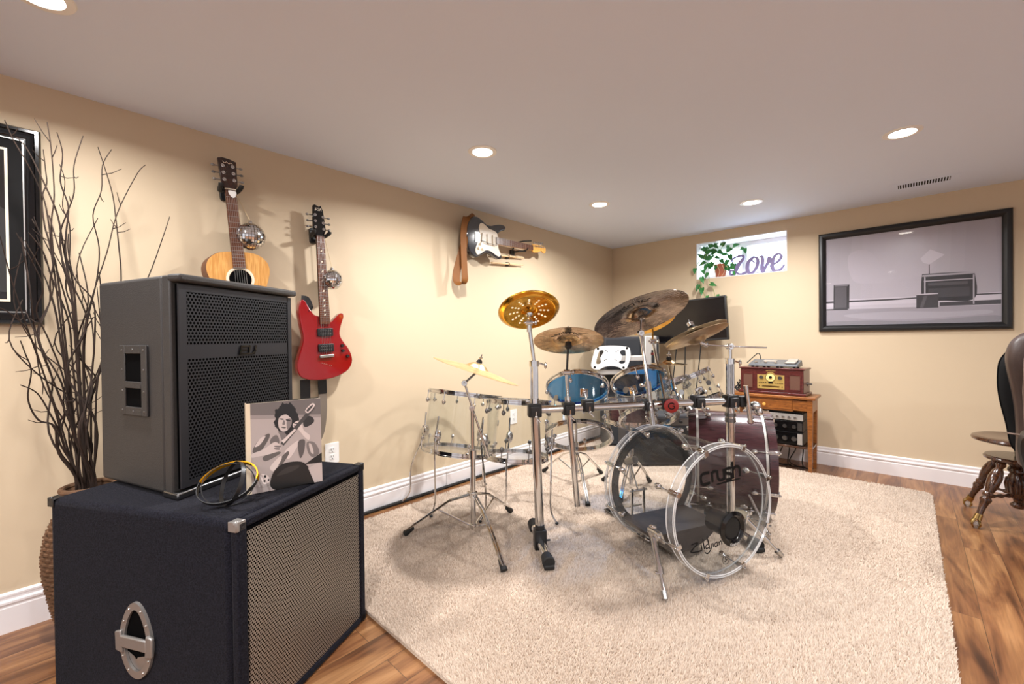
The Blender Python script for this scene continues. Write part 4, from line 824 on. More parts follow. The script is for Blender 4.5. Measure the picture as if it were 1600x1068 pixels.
TR = [(Z1([(20, 20), (60, 110), (130, 230), (190, 360), (215, 480), (230, 600), (260, 760)]), .2), (Z1([(70, 95), (120, 150), (190, 290), (250, 430), (275, 560), (300, 700), (320, 850)]), .26),
 (Z1([(190, 150), (200, 240), (205, 300), (185, 360), (195, 480), (240, 700)]), .14), (Z1([(207, 30), (225, 150), (238, 350), (225, 480), (235, 640), (220, 760), (260, 950)]), .3),
 (Z1([(250, 75), (275, 170), (265, 290), (300, 400), (290, 520), (290, 620), (330, 820)]), .22), (Z1([(365, 90), (325, 220), (325, 340), (290, 440), (265, 520), (275, 650), (330, 900)]), .33),
 (Z1([(262, 215), (285, 290), (275, 400), (305, 480), (305, 620), (290, 760), (340, 950)]), .17), (Z1([(430, 140), (490, 330), (508, 450), (520, 560), (532, 715), (515, 900), (430, 1150)]), .15),
 (Z1([(490, 150), (450, 220), (445, 330), (408, 440), (435, 580), (425, 720), (385, 900), (370, 1080)]), .24), (Z1([(640, 217), (600, 260), (515, 430), (470, 600), (410, 780), (370, 950), (365, 1150)]), .3),
 (Z1([(745, 445), (710, 550), (655, 700), (560, 900), (430, 1150), (380, 1400)]), .16), (Z1([(125, 515), (190, 600), (230, 720), (300, 900), (320, 1100)]), .35), (Z1([(70, 515), (140, 640), (190, 760), (160, 860), (220, 1000), (290, 1200)]), .38),
 (Z1([(0, 530), (50, 720), (115, 920), (165, 1060), (250, 1300)]), .4), (Z1([(140, 455), (200, 560), (240, 650), (300, 850), (340, 1050)]), .2), (Z1([(300, 520), (300, 600), (330, 720), (410, 820), (415, 1000), (400, 1200)]), .28),
 (Z2([(60, 60), (75, 100), (92, 150), (82, 230), (112, 292), (160, 312), (172, 390), (200, 440)]), .34), (Z2([(60, 190), (110, 215), (150, 280), (175, 330), (200, 400)]), .3), (Z2([(-10, -40), (30, -20), (80, 30), (120, 130), (160, 260), (200, 400)]), .42)]
PB = lambda: vc+V3(*(RNG.uniform(-.045, .045, 2)), .3)
LBL = {0: 'dry branch leaning furthest up left across the framed picture', 3: 'straight dry branch whose tip reaches highest of all', 5: 'wavy dry branch with a hooked tip bending right over the bare wall', 7: 'thin dry branch rising just left of the loudspeaker top', 8: 'curly S shaped dry branch left of the loudspeaker', 9: 'long dry branch sweeping up to the right over the loudspeaker', 10: 'short dry twig tip showing above the loudspeaker top edge', 16: 'kinked dry twig hanging out low on the left of the bundle', 13: 'thick dry branch bowing out past the left photo edge'}
def branch(P, r, label, side=True):
    P = smooth_pts(P, 5); n = len(P); mb = MB(); mb.tube(P, [r*(.4+.6*i/(n-1)) for i in range(n)], 6)
    if side:
        for _ in range(2):
            i = int(RNG.integers(3, max(4, n*2//3))); d = nrm(RNG.normal(0, 1, 3)+V3(0, 0, .6)); L = RNG.uniform(.02, .07); mb.tube([P[i], P[i]+d*L*.5, P[i]+d*L+Z*.01], [.0018, .0015, .001], 5)
    solo('dry_branch', mb, MAT['twig'], label, 'branch', tuple(P[-1]), 'dry branches in the wicker vase')
GEN = 'dark dry branch in the dense middle of the bundle in the wicker vase'
for i, (P, off) in enumerate(TR):
    Q_ = []
    n = len(P)
    for k, q in enumerate(P):
        t = k/(n-1); Q_.append(lw(q[0], q[1], off*(1-t)+.235*t))
    Q_ = [q for q in Q_ if q[2] > VH+.12]
    e = PB(); b2 = vc+(e-vc)*1.0; b2[2] = VH+.0; b2[:2] = vc[:2]+np.clip((Q_[-1][:2]-vc[:2])*.35, -.05, .05)
    branch(Q_+[b2, e], RNG.uniform(.003, .0046), LBL.get(i, 'slim dry branch spreading from the wicker vase over the left wall'))
for i in range(17):
    a = RNG.uniform(0, 2*PI); tip = vc+V3(.06*math.cos(a), .1*math.sin(a)-.06, RNG.uniform(1.2, 1.62)); e = PB(); P = [tip]
    for t in (.8, .62, .44, .25): P.append(tip*t+(e+Z*.25)*(1-t)+V3(*RNG.normal(0, .03, 2), 0))
    top_ = vc+(e-vc)*.9; top_[2] = VH; branch(P+[top_, e], RNG.uniform(.0032, .0052), GEN)
# ================================================================== drums
def lug_set(par, o, n, r, zs, nl, rodlen, mat, a0=0., nm='lug', size=1., rodmat=None, skip=()):
    x, y, n = frame_of(n)
    for z, s in zs:
        for i in range(nl):
            if i in skip: continue
            a = a0+2*PI*i/nl; d = x*math.cos(a)+y*math.sin(a); c = np.array(o)+n*z+d*r
            mb = MB(); mb.cyl(c-d*.002, c+d*.004, .008*size, None, 10); mb.sph(c+d*.012*size, .0115*size, 12, (1, 1, 1.35), n); mb.tube([c+d*.013*size+n*s*.01, c+d*.013*size+n*s*rodlen], .0026*size, 6); mb.cyl(c+d*.013*size+n*s*(rodlen-.004), c+d*.013*size+n*s*(rodlen+.008), .0045*size, None, 8)
            part(par, nm, mb, mat)
def hoop(par, o, n, r, mat=None, h=.036, name='hoop'):
    mb = MB(); mb.lathe([(r+.001, -h/2), (r+.009, -h/2), (r+.009, -h/2+.005), (r+.0035, -h/2+.007), (r+.0035, h/2-.008), (r+.011, h/2-.006), (r+.011, h/2), (r+.001, h/2-.003)], o, n, 56, closed=True); return part(par, name, mb, mat or MAT['chrome'])
def tom(name, label, top, n, r, L, batter, shell, cat='drum', group='clear acrylic toms', nl=6, lugmat=None, root=None, a0=.3, lugsize=1.):
    n = nrm(n); top = np.array(top, float); bot = top-n*L; lugmat = lugmat or MAT['chrome']
    o = thing(name, label, cat, bot if root is None else root, group)
    mb = MB(); mb.lathe([(r, -L+.003), (r, -.003), (r-.006, -.003), (r-.006, -L+.003)], top, n, 64, closed=True); part(o, 'shell', mb, shell)
    mb = MB(); mb.lathe([(0, .002), (r-.004, .002), (r+.002, -.004), (r+.002, -.012)], top, n, 56); part(o, 'batter_head', mb, batter)
    mb = MB(); mb.lathe([(0, -.002), (r-.004, -.002), (r+.002, .004), (r+.002, .012)], bot, n, 56); part(o, 'resonant_head', mb, MAT['skin'])
    hh_ = .028; hoop(o, top-n*.006, n, r+.002, h=hh_); hoop(o, bot+n*.006, -n, r+.002, h=hh_)
    lug_set(o, top, n, r, [(-.055*lugsize-.01, 1), (-L+.055*lugsize+.01, -1)], nl, .05*lugsize+.005, lugmat, a0, size=lugsize)
    x, y, _ = frame_of(n); d = x*math.cos(a0+.5)+y*math.sin(a0+.5)
    mb = MB(); mb.cyl(top-n*L*.45+d*(r-.001), top-n*L*.45+d*(r+.004), .019*lugsize, None, 16); part(o, 'vent_badge', mb, MAT['dsteel'])
    return o
# ---- clear bass drum
def bass(name, label, Cc, th, r, L, shell, hoopm, head, hw=.042, group=None, lugmat=None):
    n = V3(math.cos(th), math.sin(th), 0); t = V3(math.sin(th), -math.cos(th), 0); lugmat = lugmat or MAT['chrome']   # t points to the viewer
    o = thing(name, label, 'drum', V3(Cc[0], Cc[1], 0)-n*L/2, group); r0 = r-.014
    F = np.array(Cc, float); Rr = F-n*L
    mb = MB(); mb.lathe([(r0, -L+.012), (r0, -.012), (r0-.007, -.012), (r0-.007, -L+.012)], F, n, 96, closed=True); part(o, 'shell', mb, shell)
    for nm, c, s in (('front_hoop', F, 1), ('rear_hoop', Rr, -1)):
        mb = MB(); mb.lathe([(r0+.003, 0), (r, 0), (r, -hw), (r0+.003, -hw)], c, n*s, 96, closed=True)
        if hoopm is MAT['hoopac']:
            mb.k = 1
            for rr, hh in ((r-.0015, -.001), (r0+.004, -.001), (r-.0015, -hw+.001)): mb.torus(np.array(c)+n*s*hh, rr, .0026, n*s, 96, 6)  # whitish rings: the glow of acrylic edges put into their colour
        part(o, nm, mb, [hoopm, MAT['edge_glow']], bevel=0)
    mb = MB(); mb.lathe([(0, -.018), (r0-.002, -.018), (r0+.0025, -.024), (r0+.0025, -.03)], F, n, 72); fh = part(o, 'front_head', mb, head)
    mb = MB(); mb.lathe([(0, -.018), (r0-.002, -.018), (r0+.0025, -.024), (r0+.0025, -.03)], Rr, -n, 72); rh = part(o, 'rear_head', mb, head)
    for c, s, e in ((F, 1, 'f'), (Rr, -1, 'r')):
        for i in range(8):
            a = PI/8+PI/4*i; d = t*math.cos(a)+Z*math.sin(a); q = np.cross(n, d)
            b = c-n*s*.115+d*(r0+.001)
            mb = MB(); mb.cyl(b-d*.002, b+d*.005, .01, None, 12); mb.sph(b+d*.014, .013, 12, (1, 1, 1.5), n); mb.cyl(b+d*.006, b+d*.014, .008, .012, 10); part(o, 'lug', mb, lugmat)
            mb = MB(); mb.tube([b+d*.016+n*s*.012, c+d*(r+.007)-n*s*.03, c+d*(r+.007)+n*s*.004], .003, 6); mb.box(c+d*(r+.003)-n*s*.02, (.05, .022, .007), (n, q, d)); mb.box(c+d*(r-.006)+n*s*.004, (.008, .022, .024), (n, q, d)); mb.cyl(c+d*(r+.007)+n*s*.004, c+d*(r+.007)+n*s*.014, .006, None, 8); part(o, 'claw', mb, MAT['chrome'], bevel=.0015)
    return o, n, t, F, Rr, fh, rh, r0
BC = (-.598, 2.012, .338); BTH = math.radians(-24.86)
bd, bn_, bt_, BF, BR, bfh, brh, br0 = bass('bass_drum', 'clear acrylic bass drum with black lettering at the front of the kit', BC, BTH, .294, .493, MAT['acrylic'], MAT['hoopac'], MAT['skin'])
mb = MB(); mb.lathe([(br0-.05, 0), (br0-.008, 0), (br0-.008, .003), (br0-.05, .003)], BR+bn_*.03, bn_, 64, closed=True); part(brh, 'damping_ring', mb, clear('smoky_film', (.22, .22, .23), 1.3, .04, .2))
HO = BF-bn_*.0174; hu = -bt_; hfr = fr_of(HO, hu, Z, bn_)
def hp(px, py):
    q = pl(px, py, HO, bn_)-HO; return (q@hu, q[2])
k3 = lambda P: [hp(1040+x/7.63, 620+y/7.63) for x, y in P]
k5 = lambda P: [hp(920+x/3.2375, 620+y/3.2375) for x, y in P]
mb = MB()
for P in ([(520, 898), (450, 915), (420, 950), (425, 1015), (455, 1045), (530, 1018)], [(560, 1015), (548, 890)], [(550, 935), (562, 895), (600, 878)], [(612, 870), (622, 955), (640, 985), (670, 985), (700, 960)], [(688, 855), (702, 985)], [(782, 845), (735, 850), (712, 870), (718, 905), (775, 915), (790, 945), (775, 975), (722, 985)], [(790, 770), (808, 970)], [(800, 880), (815, 845), (845, 825), (872, 835), (880, 865), (886, 942)]):
    mb.ribbon(smooth_pts(k3(P), 4), .0135, hfr, 0, .0003, .00002)
for P in ([(612, 1040), (890, 968)],): mb.ribbon(k3(P), .007, hfr, 0, .0003, .00002)
part(bfh, 'crush_lettering', mb, MAT['ink'])
mb = MB()
for P, w_ in (([(518, 748), (552, 738), (516, 783), (545, 784), (572, 774)], .0065), ([(568, 748), (573, 772)], .006), ([(576, 716), (585, 768)], .006), ([(606, 742), (593, 750), (594, 766), (608, 760)], .005), ([(598, 706), (612, 768)], .006), ([(618, 740), (618, 768), (602, 790), (588, 786)], .006), ([(627, 738), (632, 758)], .006), ([(648, 733), (637, 742), (641, 757), (651, 748)], .005), ([(648, 730), (654, 752)], .006), ([(657, 730), (661, 748)], .006), ([(659, 738), (668, 726), (674, 745)], .005)):
    mb.ribbon(smooth_pts(k5(P), 4), w_*.95, hfr, 0, .0003, .00002)
part(bfh, 'script_lettering', mb, MAT['ink'])
ru, rv = k5([(694, 822)])[0]
mb = MB(); mb.ring(hfr(ru, rv, 0), .019, .0215, .0003, bn_, 32); mb.ribbon([(ru-.008, rv-.01), (ru+.008, rv+.002), (ru-.004, rv+.002), (ru-.004, rv+.012), (ru+.009, rv+.012)], .004, hfr, 0, .0003, .00002); part(bfh, 'round_maker_mark', mb, MAT['ink'])
pu_, pv_ = k5([(727, 664)])[0]; PO = hfr(pu_, pv_, 0)
mb = MB(); mb.lathe([(.046, -.11), (.05, -.11), (.053, 0), (.078, .001), (.079, .006), (.062, .012), (.05, .006), (.046, 0)], PO, bn_, 48, closed=True); pt = part(bd, 'port_ring', mb, MAT['gloss'])
mb = MB()
vs, fs = text_mesh('KickPort', .016)
def arc_put(vs, R, a_mid):
    out = []
    for x, y, z in vs:
        a = a_mid+x/R; out.append(hfr(pu_+(R-y)*math.cos(a), pv_+(R-y)*math.sin(a), .0125))
    return out
mb.add(arc_put(vs, .068, -PI/2), fs); part(pt, 'white_lettering', mb, MAT['white'])
mb = MB(); R_ = br0-.0085; a0_ = math.radians(-141); poly = []                      # thick pad filling the bottom of the drum
for i in range(17): a = a0_+(PI*2/1-0)*0+(math.radians(-39)-a0_)*i/16; poly.append((R_*math.cos(a), R_*math.sin(a)))
mb.prism(poly, lambda u, v, w: BF+bt_*u+Z*v+bn_*w, -.462, -.215); part(bd, 'muffling_pad', mb, pbr('dark_felt', srgb(44, 36, 32), .75, bump=.4, bscale=60, var=.3, vscale=14, stretch=(1, 1, 6)), smooth=30)
for s, foot in ((1, (-.735, 1.698, .03)), (-1, (-.457, 2.417, .03))):
    b = BF-bn_*.135+br0*(s*bt_*math.cos(.42)-Z*math.sin(.42)); d = nrm(s*bt_*math.cos(.42)-Z*math.sin(.42)); f = V3(*foot)
    mb = MB(); mb.box(b+d*.006, (.075, .06, .012), (bn_, np.cross(d, bn_), d)); mb.box(b+d*.022+Z*.012, (.05, .035, .03), (bn_, np.cross(d, bn_), d)); mb.cyl(b+d*.03+Z*.03-bn_*.03, b+d*.03+Z*.03+bn_*.04, .009, None, 12); mb.sph(b+d*.03+Z*.05, .012, 10, (1.6, .6, .8)); sp = part(bd, 'spur_bracket', mb, MAT['chrome'], bevel=.003)
    p0 = b+d*.028+Z*.0; 
    mb = MB(); mb.cyl(p0, p0+(f-p0)*.55, .0135, None, 14); mb.cyl(p0+(f-p0)*.5, p0+(f-p0)*.62, .017, None, 14); mb.cyl(p0+(f-p0)*.55, f-(f-p0)*.08, .008, None, 12); mb.sph(p0+(f-p0)*.57+bt_*s*.018, .008, 8, (1.8, 1, .7)); lg = part(bd, 'spur', mb, MAT['chrome'])
    mb = MB(); mb.cyl(f-(f-p0)*.13, f, .015, .012, 12); part(lg, 'spur_tip', mb, MAT['steel'])
# ---- maroon second bass drum
PC = (-.628, 2.985, .341)
pd_, pn_, pt_, PF, PRr, pfh, prh, pr0 = bass('bass_drum', 'maroon wood bass drum behind the clear one, in front of the side table', PC, math.radians(20.5), .303, .46, MAT['maroon'], MAT['maroon'], MAT['skin'])
for c, s in ((PF, 1), (PRr, -1)):
    mb = MB(); mb.lathe([(.2905, -.058), (.2925, -.058), (.2925, -.044), (.2905, -.044)], c, pn_*s, 80, closed=True); part(pd_, 'silver_band', mb, MAT['silver'])
for s in (1, -1):
    b = PF-pn_*.14+pr0*(s*pt_*math.cos(.5)-Z*math.sin(.5)); f = PF-pn_*.06+pt_*s*.36; f[2] = .03
    mb = MB(); mb.tube([b, f], .008, 10); mb.sph(f+Z*.003, .013, 10); part(pd_, 'spur', mb, MAT['chrome'])
# ---- bass drum pedal behind the clear drum
o = thing('bass_drum_pedal', 'chrome kick pedal seen through the clear bass drum', 'pedal', BR-bn_*.2)
q0 = BR-bn_*.1; q0[2] = .034; tt = -bt_
mb = MB(); mb.box(q0-bn_*.12, (.3, .1, .008), (bn_, tt, Z)); part(o, 'base_plate', mb, MAT['dsteel'], bevel=.002)
mb = MB()
for s in (-1, 1): mb.tube([q0+tt*s*.045, q0+tt*s*.04+Z*.21], .008)
mb.tube([q0+tt*-.06+Z*.2, q0+tt*.06+Z*.2], .007); part(o, 'posts', mb, MAT['chrome'])
mb = MB(); mb.add([q0-bn_*.27+tt*-.04+Z*.012, q0-bn_*.27+tt*.04+Z*.012, q0-bn_*.02+tt*.045+Z*.1, q0-bn_*.02+tt*-.045+Z*.1, q0-bn_*.27+tt*-.04+Z*.022, q0-bn_*.27+tt*.04+Z*.022, q0-bn_*.02+tt*.045+Z*.11, q0-bn_*.02+tt*-.045+Z*.11], [(3, 2, 1, 0), (4, 5, 6, 7), (0, 1, 5, 4), (1, 2, 6, 5), (2, 3, 7, 6), (3, 0, 4, 7)]); part(o, 'footboard', mb, MAT['steel'], bevel=.002)
mb = MB(); mb.tube([q0+Z*.2, q0-bn_*.06+Z*.33], .004); mb.cyl(q0-bn_*.09+Z*.34, q0-bn_*.02+Z*.37, .022, None, 14); part(o, 'beater', mb, MAT['dsteel'])

# ---- floor toms
def floor_tom(label, top, n, r, L, feet, lugmat, gp):
    o = tom('floor_tom', label, top, n, r, L, MAT['skin'], MAT['acrylic'], 'drum', gp, 8, lugmat, root=V3(top[0], top[1], .02), lugsize=1.05)
    n = nrm(n); top = np.array(top)
    for f in feet:
        f = V3(*f); a = f-top; a = nrm(a-n*(a@n)); b = top-n*L*.72+a*(r+.004); e = b+a*.02; knee = e*.16+f*.84+a*(-.03); knee[2] = f[2]+.07
        mb = MB(); mb.sph(b+a*.004, .03, 14, (.8, .8, 1.3), n); mb.cyl(e-n*.03, e+n*.03, .013, None, 12); mb.sph(e+a*.012, .011, 10, (1.6, .7, 1)); br = part(o, 'leg_bracket', mb, MAT['chrome'])
        mb = MB(); mb.tube(smooth_pts([e+n*.12, e-n*.05, knee+V3(0, 0, .12)+(e-knee)*.12, knee, f], 4), .0052, 8); lg = part(o, 'leg', mb, MAT['chrome'])
        mb = MB(); mb.sph(f, .011, 10, (1, 1, .7)); part(lg, 'rubber_foot', mb, MAT['rubber'])
    return o
t1 = V3(-2.19, 1.815, .365); n1 = nrm(V3(.0, .18, .98)); t1t = t1+n1*.385
floor_tom('larger clear acrylic floor tom nearest to the left wall', t1t, n1, .238, .385, [(-2.475, 1.56, .03), (-2.14, 1.55, .03), (-2.3, 2.16, .03)], MAT['chrome'], 'clear floor toms')
t2 = V3(-1.735, 1.885, .395); n2 = nrm(V3(-.03, .115, .99)); t2t = t2+n2*.34
floor_tom('smaller clear acrylic floor tom just behind the left rack pole', t2t, n2, .187, .34, [(-1.93, 1.98, .03), (-1.505, 1.979, .03), (-1.86, 1.70, .03)], MAT['dsteel'], 'clear floor toms')
# ---- rack toms
d40 = lambda tilt, az: V3(math.sin(math.radians(tilt))*math.cos(math.radians(az)), math.sin(math.radians(tilt))*math.sin(math.radians(az)), math.cos(math.radians(tilt)))
T1 = gd(902, 605, 2.66); TN1 = d40(37.5, 126); tom('rack_tom', 'clear rack tom with a blue batter head below the leftmost low cymbal of the rack', T1, TN1, .182, .33, MAT['blueskin'], MAT['acrylic'])
T2 = gd(998, 594, 2.68); TN2 = d40(36, 138); tom('rack_tom', 'clear rack tom with a darker blue batter head between the two slanting boom rods', T2, TN2, .157, .25, MAT['blueskin'], MAT['acrylic'], a0=.1)
T3 = gd(1084, 584, 2.86); TN3 = nrm(-CR*.38+CU*.9+CF*.22); tom('rack_tom', 'small clear tilted tom at the right end of the row of rack toms', T3, TN3, .086, .175, MAT['skin'], MAT['acrylic'], nl=5, lugsize=.8)
T4 = gd(1048, 597, 2.86); TN4 = nrm(-CR*.3+CU*.9+CF*.3); tom('rack_tom', 'small clear tom half hidden between the blue headed tom and the last small tom', T4, TN4, .1, .19, MAT['skin'], MAT['acrylic'], nl=5, lugsize=.8)

# ================================================================== rack
BA = V3(-1.432, 1.701, .737); BB = gd(1141, 626, 2.64); bdir = nrm(BB-BA); bout = nrm(V3(bdir[1], -bdir[0], 0))
def onbar(px):  # the point of the bar at a given place along it
    best = min((abs((800+FPX*((p-V3(0, 0, EYE))@CR)/((p-V3(0, 0, EYE))@CF))-px), i) for i, p in ((i, BA+(BB-BA)*i/400) for i in range(-20, 421)))
    return BA+(BB-BA)*best[1]/400
rack = thing('drum_rack', 'chrome tube drum rack with black clamps carrying the toms and cymbals', 'drum rack', (BA+BB)/2*V3(1, 1, 0)+Z*.03)
mb = MB(); mb.cyl(BA-bdir*.03, BB+bdir*.04, .0195, None, 24); bar = part(rack, 'cross_bar', mb, MAT['chrome'])
mb = MB(); mb.tube([V3(-1.41, 1.712, .06), BA+V3(0, 0, .06)], .0235, 24); part(rack, 'left_pole', mb, MAT['chrome'])
rp_ = BB.copy(); rp_[2] = .06
mb = MB(); mb.tube([rp_, BB+V3(0, 0, .04)], .0225, 24); part(rack, 'right_pole', mb, MAT['chrome'])
for base in (V3(-1.41, 1.708, .055), V3(BB[0], BB[1], .055)):
    fd = nrm(V3(.768, -.64, 0)); a, b = base-fd*.205, base+fd*.215
    mb = MB(); mb.tube([a, b], .021, 18); ft = part(rack, 'foot_tube', mb, MAT['chrome'])
    for e, s in ((a, -1), (b, 1)):
        mb = MB(); mb.cyl(e-fd*s*.055, e+fd*s*.012, .026, .031, 16); mb.box(e+fd*s*-.01-Z*.018, (.064, .05, .022), (fd, np.cross(Z, fd), Z)); part(ft, 'rubber_foot', mb, MAT['rubber'], bevel=.006)
    mb = MB(); mb.box(base+Z*.012, (.056, .062, .1), (fd, np.cross(Z, fd), Z)); mb.cyl(base+Z*.06, base+Z*.085, .025, None, 16); mb.cyl(base+np.cross(Z, fd)*.03, base+np.cross(Z, fd)*.055, .005, None, 8); part(rack, 'foot_clamp', mb, MAT['black'], bevel=.006)
def clamp(p, size=1., key=True):
    mb = MB(); mb.box(p, (.06*size, .052*size, .062*size), (bdir, bout, Z)); mb.box(p+bout*.03*size-Z*.005, (.045*size, .022*size, .05*size), (bdir, bout, Z)); c = part(rack, 'clamp', mb, MAT['black'], bevel=.005)
    if key:
        mb = MB(); mb.cyl(p+bout*.04*size-Z*.035, p+bout*.045*size+Z*.0, .0045, None, 8); mb.tube([p+bout*.042*size-Z*.035, p+bout*.05*size+bdir*.02-Z*.055], .0045, 8); mb.sph(p+bout*.045*size-Z*.03, .009, 8); part(c, 'wing_bolt', mb, MAT['chrome'])
clamp(BA, 1.15); clamp(BB, 1.1)
PMID = onbar(888); clamp(PMID, 1.05); PT1 = onbar(918); clamp(PT1+Z*.012, 1.0); PA_ = onbar(1012); clamp(PA_, .95); PB_ = onbar(1040); clamp(PB_, .9); PT3 = onbar(1090); clamp(PT3+Z*.006, 1.05)
kb = PB_+bout*.06; mb = MB(); mb.lathe([(0, 0), (.034, 0), (.038, .006), (.036, .014), (.03, .017), (0, .017)], kb, nrm(bout-bdir*.3), 32); kn = part(rack, 'red_end_knob', mb, MAT['redp'])
kx, ky, kz = frame_of(nrm(bout-bdir*.3)); mb = MB(); P = [(.016*math.cos(t), .016*math.sin(t)) for t in np.linspace(.6, 5.9, 14)]+[(.014, .0), (.004, .0)]
mb.ribbon(P, .006, fr_of(kb+kz*.0172, kx, ky, kz), 0, .0005); part(kn, 'letter_mark', mb, MAT['ink'])
# fluted sleeves over both poles
for b, top in ((BA, gd(831, 572, 2.23)[2]), (BB, gd(1137, 568, 2.64)[2])):
    mb = MB(); R_ = .013; z0, z1 = b[2]+.035, top
    mb.lathe([(.0, 0), (.016, 0), (.016, z1-z0), (0, z1-z0)], V3(b[0], b[1], z0), k=16)
    for i in range(6): a = PI/3*i; mb.cyl(V3(b[0]+.017*math.cos(a), b[1]+.017*math.sin(a), z0), V3(b[0]+.017*math.cos(a), b[1]+.017*math.sin(a), z1), .0055, None, 8)
    mb.lathe([(0, 0), (.026, 0), (.026, .03), (0, .03)], V3(b[0], b[1], z1), k=20)
    mb.tube([V3(b[0], b[1], z1+.018)+bdir*.02, V3(b[0], b[1], z1+.018)+bdir*.055+Z*-.012], .005, 8); mb.sph(V3(b[0], b[1], z1+.015)+bdir*.06-Z*.012, .012, 10, (.7, .7, 1.5)); part(rack, 'upper_sleeve', mb, MAT['chrome'])
mb = MB(); mb.lathe([(.02, 0), (.028, 0), (.028, .02), (.02, .02)], BB-Z*.085, k=20, closed=True); mb.lathe([(.02, 0), (.028, 0), (.028, .02), (.02, .02)], BB-Z*.115, k=20, closed=True); part(rack, 'memory_locks', mb, MAT['dsteel'])

# ================================================================== cymbals and what carries them
def profile(r, bell, bow, lip=0., china=False):
    P = [(.006, bow+bell), (bell*1.0, bow+bell*.92), (bell*1.6, bow+bell*.6), (bell*2.0, bow+bell*.2), (bell*2.3, bow)]
    for t in (.25, .5, .75, .9): P.append((bell*2.3+(r-bell*2.3)*t, bow*(1-t**1.5)))
    P.append((r, -lip))
    return P
def cymbal(label, c, n, r, mat, bell=.028, bow=.018, group='cymbals', pieces=1, china=False, gap=.012, text=None, textr=.6, ta=None, cat='cymbal', tdown=True, name='cymbal'):
    n = nrm(n); c = np.array(c, float); o = thing(name, label, cat, c, group)
    if china: P = [(.006, .026), (.02, .03), (.034, .026), (.038, .014), (.045, .012), (r*.5, .006), (r*.78, .0), (r*.82, -.004), (r*.86, -.002), (r*.94, .012), (r, .02)]
    else: P = profile(r, bell, bow)
    for i in range(pieces):
        s = 1 if i == 0 else -1; off = 0 if i == 0 else -gap
        pr = [(a, s*b+off) for a, b in P]; P2 = pr+[(a, b-.0016) for a, b in pr[::-1]]
        mb = MB(); mb.lathe(P2, c, n, 80, closed=True)
        part(o, 'disc' if pieces == 1 else ('top_disc', 'bottom_disc')[i], mb, mat, smooth=50)
    mb = MB(); mb.cyl(c+n*(P[0][1]+.001), c+n*(P[0][1]+.014), .017, .015, 14); mb.cyl(c+n*(P[0][1]+.014), c+n*(P[0][1]+.02), .011, None, 12); part(o, 'felt', mb, MAT['rubber'])
    mb = MB(); mb.cyl(c+n*(P[0][1]+.02), c+n*(P[0][1]+.05), .0035, None, 8); mb.sph(c+n*(P[0][1]+.03), .01, 8, (1.5, .6, .8)); part(o, 'wing_nut', mb, MAT['chrome'])
    if text is not None:
        # lettering on the underside, following the circle
        x, y, _ = frame_of(n); vs, fs = text_mesh(text, r*.22); mb = MB(); R_ = r*textr; out = []
        for a, b, _z in vs:
            rr = R_-b*1.0; an = ta-a*1.05/R_; hh = np.interp(rr, [p[0] for p in P], [p[1] for p in P]); out.append(c+n*(hh-.0022)+rr*(x*math.cos(an)+y*math.sin(an)))
        mb.add(out, fs); part(o, 'lettering', mb, MAT['ink'], smooth=0)
    return o
def az_of(c, n, px, py):  # angle of a seen spot round a disc
    n = nrm(n); x, y, _ = frame_of(n); q = pl(px, py, c, n)-np.array(c); return math.atan2(q@y, q@x)
M_BR = cymbal_mat('brilliant_bronze', srgb(178, 138, 92), srgb(226, 196, 150), .16); M_GD = cymbal_mat('golden_bronze', srgb(202, 146, 44), srgb(240, 194, 90), .2); M_DK = cymbal_mat('dark_bronze', srgb(108, 96, 86), srgb(172, 156, 140), .16); M_HAT = cymbal_mat('dull_bronze', srgb(170, 148, 116), srgb(204, 184, 152), .3); M_PALE = cymbal_mat('pale_bronze', srgb(222, 186, 126), srgb(242, 216, 166), .3)
def stem(par, c, n, down, name='cymbal_rod', r=.0055):
    n = nrm(n); c = np.array(c); mb = MB(); mb.cyl(c-n*.004, c-n*.02, .017, None, 14); mb.cyl(c-n*.02, c-n*.028, .02, .014, 14); mb.tube([c-n*.02, c-n*down], r, 8)
    return part(par, name, mb, MAT['chrome'])
def tilter(par, p, ax, name='tilter'):
    mb = MB(); ax = nrm(ax); mb.cyl(np.array(p)-ax*.018, np.array(p)+ax*.018, .016, None, 18); mb.cyl(np.array(p)-ax*.028, np.array(p)+ax*.028, .006, None, 8); mb.sph(np.array(p)+ax*.034, .01, 8, (.8, .8, 1.5)); return part(par, name, mb, MAT['chrome'], bevel=.002)
# gold holed china on the left rack pole
gc = V3(-1.447, 1.684, 1.244); gn = nrm((-.456, .354, .817))
o = thing('cymbal_boom', 'chrome rod rising from the left rack pole to the gold cymbal with holes', 'cymbal boom', BA+Z*.3, 'cymbal arms')
zt = gd(831, 572, 2.23)[2]
mb = MB(); mb.tube([V3(BA[0], BA[1], zt+.02), gc-Z*.075], .0105, 14); part(o, 'tube', mb, MAT['chrome'])
mb = MB(); mb.cyl(gc-Z*.1, gc-Z*.055, .0145, .011, 14); part(o, 'collar', mb, MAT['steel']); tilter(o, gc-Z*.05, CR); stem(o, gc+gn*.008, gn, .058)
o = thing('cymbal', 'gold china cymbal drilled with rows of round holes, on the left rack pole', 'cymbal', gc, 'cymbals on the rack')
r = .161; x_, y_, n_ = frame_of(gn); PP = [(.006, .03), (.02, .032), (.034, .028), (.038, .016), (.046, .013), (r*.78, .0), (r*.83, -.004), (r*.87, -.002), (r*.94, .008), (r, .014)]
NA, rr_ = 384, [.006, .02, .034, .038, .046]+[.046+(r*.78-.046)*k/48 for k in range(1, 49)]+[r*.83, r*.87, r*.94, r]
vs = []; fs = []; hz = lambda q: np.interp(q, [p[0] for p in PP], [p[1] for p in PP])
ha = az_of(gc, gn, 827, 463)
holes = [(rad, ha+2*PI*k/12) for k in range(12) for rad in (.062, .08, .099)]
